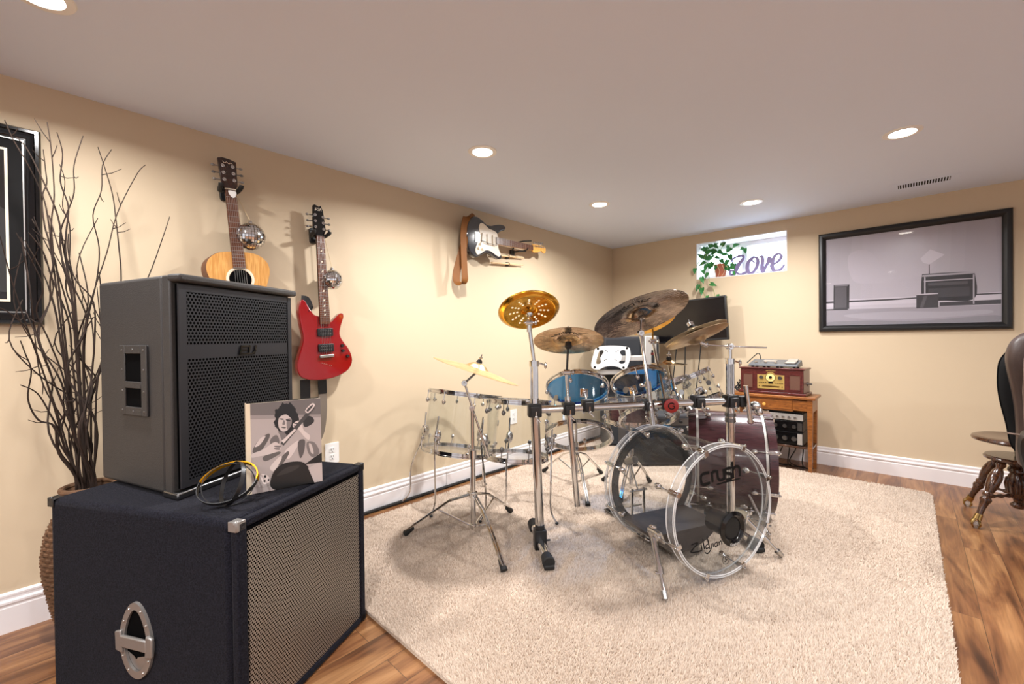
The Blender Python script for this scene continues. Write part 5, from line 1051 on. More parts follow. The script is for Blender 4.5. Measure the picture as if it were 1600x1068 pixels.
for q in rr_:
    for i in range(NA): a = 2*PI*i/NA; vs.append(gc+n_*hz(q)+q*(x_*math.cos(a)+y_*math.sin(a)))
hxy = [(a*math.cos(b), a*math.sin(b)) for a, b in holes]
for j in range(len(rr_)-1):
    for i in range(NA):
        q = (rr_[j]+rr_[j+1])/2; a = 2*PI*(i+.5)/NA
        if .046 < q < .12 and any((q*math.cos(a)-hx)**2+(q*math.sin(a)-hy)**2 < .0062**2 for hx, hy in hxy): continue
        fs.append((j*NA+i, j*NA+(i+1) % NA, (j+1)*NA+(i+1) % NA, (j+1)*NA+i))
mb = MB(); mb.add(vs, fs); dd = part(o, 'disc', mb, M_GD, smooth=50); md = dd.modifiers.new('thick', 'SOLIDIFY'); md.thickness = .0014
mb = MB(); mb.cyl(gc+gn*.033, gc+gn*.046, .016, .014, 14); part(o, 'felt', mb, MAT['rubber']); mb = MB(); mb.cyl(gc+gn*.046, gc+gn*.07, .0035, None, 8); mb.sph(gc+gn*.056, .009, 8, (1.5, .6, .8)); part(o, 'wing_nut', mb, MAT['chrome'])
# low crash on the pole clamped left of centre
cc = gd(888, 533, 2.32); cn = nrm((-.23, .312, .92))
o = thing('cymbal_boom', 'chrome boom pole hanging below the left of the rack, under the low crash', 'cymbal boom', PMID-Z*.3, 'cymbal arms')
pm = PMID+bout*.0; lowp = gd(902, 790, 2.28); hi = gd(885.5, 585, 2.3)
mb = MB(); mb.tube([lowp, PMID+(hi-PMID)*.25], .0155, 16); mb.cyl(PMID+(hi-PMID)*.22, PMID+(hi-PMID)*.34, .017, None, 14); part(o, 'lower_tube', mb, MAT['chrome'])
mb = MB(); mb.tube([PMID+(hi-PMID)*.3, hi], .0085, 12); part(o, 'upper_tube', mb, MAT['chrome']); tilter(o, hi+Z*.012, CR)
mb = MB(); mb.tube([hi+Z*.01, cc-cn*.012], .006, 10); mb.cyl(cc-cn*.03, cc-cn*.006, .02, .016, 16); mb.cyl(cc-cn*.042, cc-cn*.03, .0125, .02, 16); part(o, 'cymbal_rod', mb, MAT['rubber'])
cymbal('brilliant crash cymbal with dark lettering, lowest on the left part of the rack', cc, cn, .188, M_BR, .028, .012, 'cymbals on the rack', text='Zildjian'.upper(), textr=.5, ta=az_of(cc, cn, 883, 521))
# big ride with two boom rods
rc = gd(1001, 493, 2.5); rn = nrm((-.43, .145, .892))
a0 = gd(1021, 664, 2.36); a1 = gd(1001, 520, 2.47)
o = thing('cymbal_boom', 'left slanting chrome boom rod in the middle of the rack, up to the largest cymbal', 'cymbal boom', PA_, 'cymbal arms')
mb = MB(); mb.tube([a0, a0+(a1-a0)*.42], .0145, 14); part(o, 'lower_tube', mb, MAT['chrome']); mb = MB(); mb.tube([a0+(a1-a0)*.35, a1], .0088, 12); part(o, 'upper_tube', mb, MAT['chrome'])
mb = MB(); mb.cyl(a0+(a1-a0)*.38, a0+(a1-a0)*.46, .018, None, 14); mb.sph(a0+(a1-a0)*.42-CR*.03, .011, 8, (1.6, .7, 1)); part(o, 'collar', mb, MAT['chrome']); tilter(o, a1, CF)
mb = MB(); mb.tube([a1, rc-rn*.01], .0055, 8); mb.cyl(rc-rn*.022, rc-rn*.003, .018, .016, 14); part(o, 'cymbal_rod', mb, MAT['chrome'])
cymbal('largest cymbal of the kit, a wide dark ride tilted over the middle of the rack', rc, rn, .268, M_DK, .034, .02, 'cymbals on the rack', text='ZILDJIAN', textr=.62, ta=az_of(rc, rn, 975, 478))
b0_ = gd(1042, 640, 2.42); b1_ = gd(1020, 533, 2.8)
o = thing('cymbal_boom', 'right slanting chrome boom rod in the middle of the rack, beside the red end knob', 'cymbal boom', PB_, 'cymbal arms')
mb = MB(); mb.tube([b0_, b0_+(b1_-b0_)*1.], .0088, 12); part(o, 'upper_tube', mb, MAT['chrome']); tilter(o, b1_, CR)
hc_ = gd(1019, 505, 2.98); hn_ = nrm((-.45, .15, .88))
mb = MB(); mb.tube([b1_, hc_-hn_*.008], .0055, 8); part(o, 'cymbal_rod', mb, MAT['chrome'])
cymbal('orange bronze cymbal peeping out under the right side of the large ride', hc_, hn_, .155, M_GD, .024, .012, 'cymbals on the rack')
mb = MB(); mb.cyl(b1_-CU*.07+CR*.0, b1_-CU*.085, .012, None, 12); part(o, 'red_memory_lock', mb, MAT['redp'])
# pair of hats on the right pole
xc = gd(1086, 521, 2.62); xn = nrm((-.425, .03, .905)); ptop = BB+Z*(gd(1137, 541, 2.64)[2]-BB[2])
cymbal('tilted pair of pale cymbals facing each other in front of the black screen', xc, xn, .177, M_HAT, .026, .012, 'cymbals on the rack', pieces=2, gap=.02)
o = thing('cymbal_boom', 'horizontal chrome boom rod on the right rack pole, carrying the pair of pale cymbals', 'cymbal boom', BB+Z*.1, 'cymbal arms')
zs_ = gd(1137, 568, 2.64)[2]
mb = MB(); mb.tube([V3(BB[0], BB[1], zs_+.02), ptop-Z*.01], .011, 14); part(o, 'post', mb, MAT['chrome']); tilter(o, ptop, CF)
j0 = gd(1103, 538, 2.62); j1 = gd(1198, 543, 2.68)
mb = MB(); mb.tube([j0, ptop+CF*-.02, j1], .0048, 10); part(o, 'boom_rod', mb, MAT['chrome'])
mb = MB(); mb.tube([j0, j0-CR*.02+CU*.004, xc-xn*.03], .012, 12); mb.sph(j0, .016, 10); mb.tube([xc-xn*.03, xc-xn*.0], .0055, 8); part(o, 'cymbal_rod', mb, MAT['chrome'])
mb = MB(); mb.cyl(xc+xn*.03, xc+xn*.075, .012, None, 12); mb.cyl(xc+xn*.05, xc+xn*.07, .018, None, 12); part(o, 'hat_clutch', mb, MAT['chrome'])
# splash
sc_ = gd(1045, 568, 2.74); sn_ = nrm(CU*1.0-CF*.02+CR*.01)
cymbal('small bronze splash cymbal seen edge on above the small toms', sc_, sn_, .105, M_BR, .018, .006, 'cymbals on the rack')
o = thing('cymbal_boom', 'short chrome arm carrying the small splash cymbal', 'cymbal boom', gd(1052, 600, 2.66), 'cymbal arms')
mb = MB(); mb.tube([sc_-sn_*.004, gd(1046, 578, 2.72), gd(1053, 604, 2.66), gd(1062, 627, 2.56), PT3-bdir*.06], .006, 10); mb.cyl(gd(1051, 598, 2.68), gd(1054, 609, 2.65), .014, None, 12); part(o, 'tube', mb, MAT['chrome'])
# tom mounting arms
def tom_arm(pfrom, top, n, r, L, frac, label):
    n = nrm(n); q = np.array(top)-n*L*frac; d = np.array(pfrom)-q; d = nrm(d-n*(d@n)); s = q+d*(r+.002)
    o = thing('tom_mount', label, 'tom mount', (np.array(pfrom)+s)/2, 'tom mounts')
    mb = MB(); mb.tube([np.array(pfrom), np.array(pfrom)*.4+s*.6+Z*.012, s+d*.02], .0062, 10); part(o, 'l_rod', mb, MAT['chrome'])
    mb = MB(); mb.box(s+d*.008, (.05, .045, .016), (n, np.cross(d, n), d)); mb.sph(s+d*.024, .013, 10); part(o, 'bracket', mb, MAT['chrome'], bevel=.003)
tom_arm(PT1+Z*.02, T1, TN1, .182, .33, .45, 'chrome arm joining the rack to the left blue headed tom')
tom_arm(PA_-bdir*.07, T2, TN2, .157, .25, .55, 'chrome arm joining the rack to the darker blue headed tom')
tom_arm(PT3+Z*.02, T3, TN3, .086, .175, .6, 'chrome arm joining the rack to the last small tom')
tom_arm(PB_+bdir*.08, T4, TN4, .1, .19, .6, 'chrome arm joining the rack to the half hidden small tom')
# spare accessory arm on the right pole
o = thing('accessory_arm', 'short chrome rod in a black clamp beside the right rack pole', 'clamp', BB+bdir*.07)
mb = MB(); mb.box(BB+bdir*.075-Z*.005, (.05, .04, .06), (bdir, bout, Z)); part(o, 'clamp_block', mb, MAT['black'], bevel=.005)
mb = MB(); mb.tube([BB+bdir*.07+bout*.03+Z*.085, BB+bdir*.1+bout*.03-Z*.12], .0125, 12); part(o, 'rod', mb, MAT['chrome'])
mb = MB(); mb.sph(BB+bdir*.14+bout*.01-Z*.03, .026, 12, (1.2, .9, .9)); mb.sph(BB+bdir*.16+bout*.015-Z*.065, .024, 12); part(o, 'joint', mb, MAT['chrome'])

# ---- tripod stands
def tripod(label, name, col, feet, hub, brace, top, r=.0145, r2=.0105, mid=None):
    col = V3(*col); o = thing(name, label, 'stand', V3(col[0], col[1], .02), 'tripod stands')
    mid = mid or top*.6
    mb = MB(); mb.tube([col+Z*.07, col+Z*mid], r, 14); mb.cyl(col+Z*(mid-.02), col+Z*(mid+.025), r+.006, None, 14); mb.sph(col+Z*mid+V3(-.03, -.02, 0), .012, 8, (1.4, .6, 1)); part(o, 'lower_tube', mb, MAT['chrome'])
    mb = MB(); mb.tube([col+Z*mid, col+Z*top], r2, 12); part(o, 'upper_tube', mb, MAT['chrome'])
    mb = MB(); mb.cyl(col+Z*(hub-.015), col+Z*(hub+.015), .024, None, 16); mb.cyl(col+Z*(brace-.01), col+Z*(brace+.01), .02, None, 16); mb.sph(col+Z*hub+V3(-.035, 0, 0), .013, 8, (1.4, .6, 1)); part(o, 'hub', mb, MAT['chrome'], bevel=.002)
    for f in feet:
        f = V3(*f); d = nrm((f-col)*V3(1, 1, 0)); q = np.cross(Z, d); h = col+d*.022+Z*hub; kn_ = col+(f-col)*V3(1, 1, 0)*.35+Z*(hub*.82+.01)
        mb = MB()
        for s in (-1, 1): mb.tube([h+q*s*.008, kn_+q*s*.0075, f+q*s*.006+Z*.015], .0058, 6)
        lg = part(o, 'leg', mb, MAT['chrome'])
        m_ = col+(f-col)*V3(1, 1, 0)*.52; m_[2] = np.interp(.52, [.35, 1], [kn_[2], .03])
        mb = MB(); mb.tube([col+d*.018+Z*brace, m_], .0055, 6); part(lg, 'brace', mb, MAT['chrome'])
        mb = MB(); e = nrm(f-kn_); mb.cyl(f-e*.05, f+e*.008, .011, .018, 10); part(lg, 'rubber_foot', mb, MAT['rubber'])
    return o
ccol = (-1.745, 1.545, 0)
o = tripod('chrome tripod cymbal stand at the front left of the rug with a tilted pale cymbal', 'cymbal_stand', ccol, [(-2.05, 1.315, .035), (-1.385, 1.41, .035), (-1.83, 1.925, .035)], .26, .09, .72, mid=.48)
cv = V3(*ccol); tp = cv+Z*.735; lc = gd(744, 580, 2.33); d_ = nrm(138*CR-46*CU); rdir = nrm(lc-V3(0, 0, EYE)); ln_ = np.cross(d_, rdir); ln_ = ln_ if ln_[2] > 0 else -ln_; ln_ = nrm(ln_-rdir*.045)
tilter(o, tp, CF); mb = MB(); tl = gd(764, 714, 2.36); th_ = gd(726, 598, 2.33); mb.tube([tl, tp, th_], .0062, 10); part(o, 'boom_rod', mb, MAT['chrome']); tilter(o, th_, CF)
mb = MB(); mb.tube([th_, lc-ln_*.01], .006, 10); part(o, 'cymbal_rod', mb, MAT['dsteel'])
cymbal('pale cymbal tilted down to the right on the tripod cymbal stand', lc, ln_, .242, M_PALE, .03, .018, 'cymbals on the rack')
tripod('low chrome tripod stand behind the rack, between the clear toms and the bass drum', 'tripod_stand', (-1.83, 2.655, 0), [(-2.17, 2.69, .035), (-1.80, 2.95, .035), (-1.52, 2.33, .035)], .25, .1, .5, mid=.3)
# ---- maroon snare on its stand behind the rack toms
sp_ = gd(985, 650, 3.12); st_ = tripod('chrome snare stand under the maroon snare drum behind the rack toms', 'snare_stand', (sp_[0], sp_[1], 0), [(sp_[0]-.25, sp_[1]+.05, .035), (sp_[0]+.02, sp_[1]+.25, .035), (sp_[0]+.05, sp_[1]-.24, .035)], .25, .1, .5, mid=.3)
mb = MB()
for i in range(3):
    a = 2*PI*i/3+.4; mb.tube([V3(sp_[0], sp_[1], .47), V3(sp_[0]+.15*math.cos(a), sp_[1]+.15*math.sin(a), .502), V3(sp_[0]+.185*math.cos(a), sp_[1]+.185*math.sin(a), .512), V3(sp_[0]+.187*math.cos(a), sp_[1]+.187*math.sin(a), .545)], .006, 8)
part(st_, 'basket', mb, MAT['chrome'])
tom('snare_drum', 'maroon snare drum half hidden behind the darker blue headed tom', V3(sp_[0], sp_[1], .66), (0, 0, 1), .168, .14, MAT['skin'], MAT['maroon'], 'drum', None, 8, lugsize=.8)
# ================================================================== corner behind the kit
cdir = nrm(CR*V3(1, 1, 0)); bdp = nrm(CF*V3(1, 1, 0))
cbp = gd(988, 640, 4.42); 
o = thing('speaker_cabinet', 'tall dark grey speaker cabinet standing in the far corner behind the drum kit', 'speaker', (cbp[0], cbp[1], 0))
cb0 = V3(cbp[0], cbp[1], 0); mb = MB(); mb.box(cb0+bdp*.12+Z*.565, (.55, .24, 1.1), (cdir, bdp, Z)); part(o, 'cabinet', mb, MAT['dgrey'], bevel=.012)
mb = MB(); mb.box(cb0-bdp*.012+Z*.565, (.5, .006, 1.04), (cdir, bdp, Z)); part(o, 'grille_cloth', mb, pbr('dark_grille_cloth', srgb(40, 42, 46), .9, bump=.6, bscale=300))
mb = MB()
for a in (-.24, .24):
    for b in (-.1, .1): mb.cyl(cb0+cdir*a+bdp*(.12+b*.8), cb0+cdir*a+bdp*(.12+b*.8)+Z*.016, .02, None, 12)
part(o, 'rubber_feet', mb, MAT['rubber'])
ap = gd(1028, 690, 3.8); ab = V3(ap[0], ap[1], 0)
o = thing('amplifier', 'low dark grey amplifier on the rug right behind the clear bass drum', 'amplifier', ab+Z*.02)
mb = MB(); mb.box(ab+bdp*.1+Z*.24, (.56, .26, .42), (cdir, bdp, Z)); part(o, 'cabinet', mb, MAT['dgrey'], bevel=.01)
mb = MB(); mb.box(ab-bdp*.034+Z*.2, (.5, .006, .28), (cdir, bdp, Z)); part(o, 'grille_cloth', mb, MAT['rubber'])
mb = MB(); mb.box(ab-bdp*.033+Z*.395, (.5, .006, .06), (cdir, bdp, Z))
part(o, 'control_panel', mb, MAT['dsteel'])
for i in range(5):
    mb = MB(); mb.cyl(ab-bdp*.036+cdir*(-.18+.09*i)+Z*.395, ab-bdp*.054+cdir*(-.18+.09*i)+Z*.395, .012, .01, 12); part(o, 'knob', mb, MAT['black'])
# white mounting plate on its arm
mp = gd(956, 561, 4.2); mf = fr_of(mp, cdir, Z, -bdp); S = 4.2/664*.98
o = thing('monitor_arm', 'white equipment mounting plate with curved cut outs on a silver arm behind the toms', 'monitor arm', (mp[0], mp[1], 0))
def P2(L): return [((x-957.)*S, (561.-y)*S) for x, y in L]
k7 = lambda P: P2([(900+x/7.63, 520+y/7.63) for x, y in P])
outl = smooth_pts(k7([(262, 165), (330, 155), (440, 152), (560, 158), (625, 172), (645, 190), (656, 270), (640, 340), (610, 415), (590, 432), (555, 432), (510, 405), (430, 392), (350, 400), (290, 428), (225, 428), (195, 405), (190, 360), (215, 260), (240, 185)]), 3, True)
h1 = smooth_pts(k7([(325, 205), (340, 225), (300, 290), (305, 340), (290, 366), (255, 366), (247, 345), (262, 280), (285, 215)]), 3, True)
h2 = smooth_pts(k7([(540, 210), (575, 203), (596, 215), (600, 280), (590, 350), (560, 368), (522, 360), (520, 340), (545, 320), (550, 270), (530, 240)]), 3, True)
def plate_holes(outer, holes, fr, th):   # outline with cut outs, triangulated
    import mathutils.geometry as mg
    loops = [[Vector((a, b, 0)) for a, b in L] for L in [outer]+holes]; tr = mg.tessellate_polygon(loops); pts = [p for L in loops for p in L]; n = len(pts); m = MB()
    m.add([fr(p.x, p.y, th) for p in pts], tr); m.add([fr(p.x, p.y, 0) for p in pts], [t[::-1] for t in tr])
    for L in loops:
        k = len(L); m.add([fr(p.x, p.y, 0) for p in L]+[fr(p.x, p.y, th) for p in L], [(i, (i+1) % k, k+(i+1) % k, k+i) for i in range(k)])
    return m
pt_p = part(o, 'mounting_plate', plate_holes(outl, [h1, h2], mf, .006), MAT['white'], smooth=25)
mb = MB()
for x, y in k7([(270, 185), (612, 183), (230, 405), (570, 412)]): mb.cyl(mf(x, y, .006), mf(x, y, .008), .012, None, 12)
for x, y in k7([(380, 226), (365, 210), (485, 226), (508, 212), (365, 313), (345, 325), (470, 312), (486, 328)]): mb.cyl(mf(x, y, .006), mf(x, y, .0068), .0055, None, 8)
part(pt_p, 'screw_holes', mb, MAT['ink'])
ax1 = k7([(480, 305)])[0]; ax2 = k7([(840, 305)])[0]
mb = MB(); mb.box(mf((ax1[0]+ax2[0])/2, ax1[1], -.03), (ax2[0]-ax1[0], .045, .05), (cdir, bdp, Z)); part(o, 'upper_arm', mb, MAT['silver'], bevel=.006)
ax1 = k7([(270, 470)])[0]; ax2 = k7([(860, 455)])[0]
mb = MB(); mb.box(mf((ax1[0]+ax2[0])/2, ax1[1], -.05), (ax2[0]-ax1[0], .05, .045), (cdir, bdp, Z)); part(o, 'lower_arm', mb, MAT['silver'], bevel=.006)
pc = mf(ax2[0]+.06, 0, -.12)
mb = MB(); mb.box((pc[0], pc[1], .57), (.12, .06, 1.1), (cdir, bdp, Z)); po = part(o, 'post', mb, MAT['silver'], bevel=.01)
mb = MB(); mb.box(V3(pc[0], pc[1], .88)-bdp*.032+cdir*.02, (.03, .006, .2), (cdir, bdp, Z)); part(po, 'slot', mb, MAT['black'])
mb = MB(); mb.box((pc[0], pc[1], .022), (.3, .1, .03), (cdir, bdp, Z)); part(o, 'base_plate', mb, MAT['dsteel'], bevel=.006)

# ================================================================== screen on the back wall
tvc = V3(-1.6, 4.27, 1.262); tr_ = math.radians(3.6); tu = V3(math.cos(tr_), 0, math.sin(tr_)); tv = V3(-math.sin(tr_), 0, math.cos(tr_)); tf = fr_of(tvc, tu, tv, (0, -1, 0))
TW, TH = .73, .415
tvo = thing('television', 'black flat screen television hung slightly crooked on the back wall under the plant', 'television', tvc)
mb = MB(); mb.prism([(-TW/2, -TH/2), (TW/2, -TH/2), (TW/2, TH/2), (-TW/2, TH/2)], tf, -.03, .01); part(tvo, 'casing', mb, MAT['black'], bevel=.004)
mb = MB(); mb.prism([(-TW/2+.014, -TH/2+.02), (TW/2-.014, -TH/2+.02), (TW/2-.014, TH/2-.014), (-TW/2+.014, TH/2-.014)], tf, .0101, .0107); part(tvo, 'screen', mb, MAT['tv'])
mb = MB(); mb.prism(rrect(.045, .006, .002, cx=.1, cy=-TH/2+.009), tf, .0101, .0108); part(tvo, 'silver_badge', mb, MAT['silver'])
mb = MB(); mb.box((tvc[0], BY-.08, tvc[2]), (.1, .16, .1)); mb.box((tvc[0], BY-.01, tvc[2]), (.2, .02, .2)); part(tvo, 'wall_bracket', mb, MAT['black'], bevel=.004)
for (a, b, c_), l in (((gd(1058, 540, 4.6), gd(1055, 562, 4.62), gd(1049, 620, 4.64)), 'left black cable hanging below the television'), ((gd(1071, 540, 4.6), gd(1070, 575, 4.6), gd(1067, 640, 4.6)), 'middle black cable hanging straight below the television'), ((gd(1096, 536, 4.6), gd(1093, 562, 4.58), gd(1085, 640, 4.56)), 'right black cable hanging aslant below the television')):
    q = c_.copy(); q[2] = .03; mb = MB(); mb.tube(smooth_pts([a+Z*.05, b, c_, q*.5+c_*.5+V3(.01, .01, 0), q], 5), .0055, 6); solo('television_cable', mb, MAT['rubber'], l, 'cable', tuple(b), 'cables below the television')

# ================================================================== big framed picture on the back wall
PX0, PX1, PZ0, PZ1 = -.564, .522, 1.139, 1.967
o = thing('framed_picture', 'large black framed grey photograph on the back wall right of the window', 'picture', (-.02, BY, 1.55)); fr = fr_of((PX0, BY, PZ0), (1, 0, 0), (0, 0, 1), (0, -1, 0)); w_, h_ = PX1-PX0, PZ1-PZ0
frame_loop(fr, w_, h_, [(0, 0), (0, .022), (.006, .03), (.016, .034), (.028, .033), (.038, .026), (.046, .018), (.05, .012), (.05, .004)], MAT['black'], o, 'frame')
def bq(pts): return [((x*(1/1300.)), y) for x, y in pts]
fq = lambda x, y: ((x-143)/1298., ((925-(x-143)*.0115)-y)/((925-(x-143)*.0115)-(312-(x-143)*.131)))   # crop 1260..1600 x 310..530, scale 4.706
L_ = lambda P: [fq(*p) for p in P]
S_ = lambda P: smooth_pts(L_(P), 4, True)
g3 = lambda g: (int(g*.97), int(g*.93), int(g*.96))
items = [(g3(172), [(0, 0), (1, 0), (1, 1), (0, 1)])]
for k in range(12): # wall tone of the photographed room, lighter in the middle
    cx = .1+.8*k/11; items.append((g3(176+int(14*math.sin(k/11*PI))), [(cx-.09, .29), (cx+.09, .29), (cx+.07, 1), (cx-.07, 1)]))
items += [(g3(190), S_([(340, 420), (500, 380), (640, 500), (760, 440), (700, 360), (900, 330), (1000, 500), (800, 600), (560, 620), (380, 600)])),
 (g3(206), L_([(143, 745), (1440, 690), (1440, 750), (143, 790)])), (g3(60), L_([(143, 752), (690, 733), (690, 743), (143, 766)])), (g3(60), L_([(690, 733), (880, 722), (880, 731), (690, 743)])), (g3(70), L_([(1275, 702), (1440, 696), (1440, 706), (1275, 712)])),
 (g3(196), L_([(143, 790), (1440, 752), (1440, 925), (143, 940)])), (g3(158), L_([(143, 812), (1440, 782), (1440, 912), (143, 930)])), (g3(172), S_([(300, 850), (700, 825), (1100, 830), (1350, 820), (1350, 850), (900, 880), (500, 880)])), (g3(140), S_([(160, 900), (500, 890), (900, 895), (1400, 860), (1420, 905), (160, 925)])),
 (g3(58), L_([(143, 808), (330, 800), (335, 812), (143, 815)])), (g3(64), L_([(1040, 762), (1438, 745), (1438, 778), (1040, 790)])),
 (g3(70), L_([(210, 632), (348, 628), (345, 805), (207, 808)])), (g3(92), L_([(222, 650), (322, 645), (322, 795), (220, 798)])), (g3(56), L_([(322, 645), (348, 628), (345, 805), (322, 795)])), (g3(120), L_([(210, 632), (348, 626), (330, 640), (222, 644)])),
 # a plain dark armchair and a small box beside it
 (g3(52), S_([(915, 575), (960, 552), (1240, 540), (1275, 560), (1270, 740), (1050, 748), (925, 750)])), (g3(168), L_([(905, 572), (925, 560), (1275, 538), (1278, 552), (935, 574)])), (g3(196), L_([(930, 603), (1265, 586), (1265, 592), (930, 610)])), (g3(186), L_([(932, 575), (942, 575), (942, 760), (932, 760)])), (g3(176), L_([(1262, 560), (1272, 560), (1272, 775), (1262, 775)])),
 (g3(84), L_([(960, 620), (1230, 606), (1230, 630), (960, 640)])), (g3(70), L_([(960, 660), (1240, 648), (1240, 730), (960, 740)])), (g3(44), L_([(960, 728), (1250, 716), (1250, 745), (960, 752)])),
 (g3(64), L_([(875, 702), (1032, 694), (1032, 800), (875, 804)])), (g3(196), L_([(875, 700), (1030, 692), (1030, 700), (875, 708)])), (g3(92), L_([(900, 800), (930, 712), (955, 712), (925, 800)])),
 # a plain standing lamp behind the chair
 (g3(66), L_([(964, 482), (971, 482), (972, 552), (964, 553)])), (g3(208), L_([(905, 440), (975, 372), (1075, 412), (968, 482), (925, 470)]))]
mb = printed(fr_of((PX0+.05, BY-.006, PZ0+.05), (1, 0, 0), (0, 0, 1), (0, -1, 0)), w_-.1, h_-.1, items, .00003); part(o, 'photo_print', mb, MAT['pr'])
mb = MB(); mb.prism([(.049, .049), (w_-.049, .049), (w_-.049, h_-.049), (.049, h_-.049)], fr, .0, .0058); part(o, 'backing_board', mb, MAT['ink'])
mb = MB(); mb.face([(.049, .049), (w_-.049, .049), (w_-.049, h_-.049), (.049, h_-.049)], fr, .0125); part(o, 'glazing', mb, MAT['glass'])

# ================================================================== window sill: plant and LOVE sign
pp = V3(-1.395, 4.605, WZ0+.006)
plant = thing('pothos_plant', 'trailing green pothos plant on the window sill with vines hanging over the edge', 'plant', pp)
mb = MB(); mb.lathe([(0, 0), (.05, 0), (.062, .06), (.07, .125), (.064, .125), (.056, .06), (.045, .008), (0, .008)], pp, k=32); part(plant, 'glass_pot', mb, MAT['acrylic'])
mb = MB(); mb.lathe([(0, .012), (.043, .012), (.056, .07), (.06, .135), (.063, .14), (.055, .14), (.05, .12), (0, .12)], pp, k=32); part(plant, 'terracotta_liner', mb, MAT['terracotta'])
mb = MB()
for i in range(10):
    a = 2*PI*i/10; mb.tube(smooth_pts([pp+V3(.05*math.cos(a), .05*math.sin(a), .004), pp+V3(.069*math.cos(a+.5), .069*math.sin(a+.5), .06), pp+V3(.074*math.cos(a+.2), .074*math.sin(a+.2), .12), pp+V3(.062*math.cos(a), .062*math.sin(a), .15)], 4), .0022, 5)
part(plant, 'cord_net', mb, MAT['cord'])
vines = []; leaves = MB(); leafn = 0
def leaf(m, p, d, up, L, Wd):
    d = nrm(d); s = nrm(np.cross(d, up)); u = np.cross(s, d)
    O = [(0, 0), (-.12, .22), (-.02, .42), (.2, .5), (.45, .42), (.72, .22), (1.0, 0)]
    mid = [p+d*L*a-u*L*.1*math.sin(max(a, 0)*PI*.9)*.6 for a in (0, .1, .2, .35, .5, .75, 1.0)]
    for sg in (1, -1):
        ed = [p+d*L*a+s*sg*Wd*b+u*(L*.1*b)-u*L*.16*max(a, 0)**2 for a, b in O]
        m.add(mid+ed, [(i, i+1, 8+i, 7+i)[::sg] for i in range(6)])
VIN = [[(1118, 402, -.13), (1105, 396, -.06), (1098, 410, .02), (1094, 425, .05), (1096, 444, .045), (1101, 462, .05), (1106, 475, .05)], [(1122, 402, -.12), (1112, 420, .0), (1108, 436, .045), (1114, 450, .05), (1118, 466, .05), (1120, 478, .05)],
       [(1112, 405, -.1), (1096, 405, -.02), (1088, 416, .035)], [(1125, 400, -.13), (1135, 390, -.14), (1150, 386, -.15), (1163, 388, -.17)], [(1120, 400, -.13), (1118, 388, -.12), (1112, 380, -.1)], [(1124, 400, -.13), (1128, 386, -.12), (1131, 378, -.1)], [(1118, 402, -.12), (1106, 392, -.1), (1101, 393, -.06)], [(1128, 404, -.12), (1140, 402, -.1), (1148, 410, -.08)]]
mb = MB()
for P in VIN: mb.tube(smooth_pts([pp+Z*.13]+[bw(x, y, o_) for x, y, o_ in P], 5), .0022, 5)
part(plant, 'vines', mb, MAT['stem'])
LV = [(1086, 419, .035, .035, .9, -1.6), (1096, 433, .05, .042, .8, -1.2), (1092, 445, .05, .042, .8, -1.9), (1097, 450, .05, .045, .85, -1.55), (1110, 443, .05, .04, .8, -.4), (1105, 462, .05, .03, .8, -1.4), (1122, 460, .05, .032, .7, -1.5), (1134, 463, .055, .032, .8, -1.9), (1103, 415, .02, .035, .8, -1.7), (1098, 422, .03, .03, .8, -1.1), (1106, 426, .04, .034, .8, -1.9),
      (1103, 396, -.06, .05, .8, .5), (1112, 386, -.1, .045, .8, 2.0), (1118, 380, -.1, .04, .8, .3), (1128, 383, -.12, .05, .8, .9), (1122, 392, -.1, .045, .8, -.6), (1108, 404, -.05, .045, .8, 2.8), (1114, 410, -.06, .045, .8, -2.2), (1135, 392, -.12, .045, .8, .2), (1140, 398, -.1, .045, .8, -1.2), (1137, 406, -.08, .045, .8, -1.8), (1148, 412, -.07, .035, .8, -1.5), (1157, 388, -.16, .034, .8, -.3), (1164, 388, -.17, .034, .8, -1.4), (1146, 384, -.15, .04, .8, .1), (1102, 409, -.02, .04, .8, -2.6), (1126, 405, -.08, .04, .8, -.9), (1131, 378, -.1, .035, .8, 1.6), (1111, 379, -.1, .03, .8, 1.9), (1098, 402, -.03, .036, .8, 2.4), (1146, 424, -.03, .028, .8, -1.2), (1142, 417, -.05, .03, .8, -.5), (1119, 415, -.05, .03, .8, -1.8)]
LV += [(float(RNG.uniform(1093, 1152)), float(RNG.uniform(380, 418)), float(RNG.uniform(-.15, -.04)), float(RNG.uniform(.03, .046)), .8, float(RNG.uniform(-2.6, .6))) for _ in range(24)]
for x, y, o_, L, wr, an in LV:
    p = bw(x, y, o_); j = RNG.uniform(-.5, .5); leaf(leaves, p, V3(math.cos(an), -.35+.3*j, math.sin(an)), V3(.2*j, -1, .35), L*1.75, L*wr*1.35)
part(plant, 'leaves', leaves, MAT['leaf'], smooth=70)
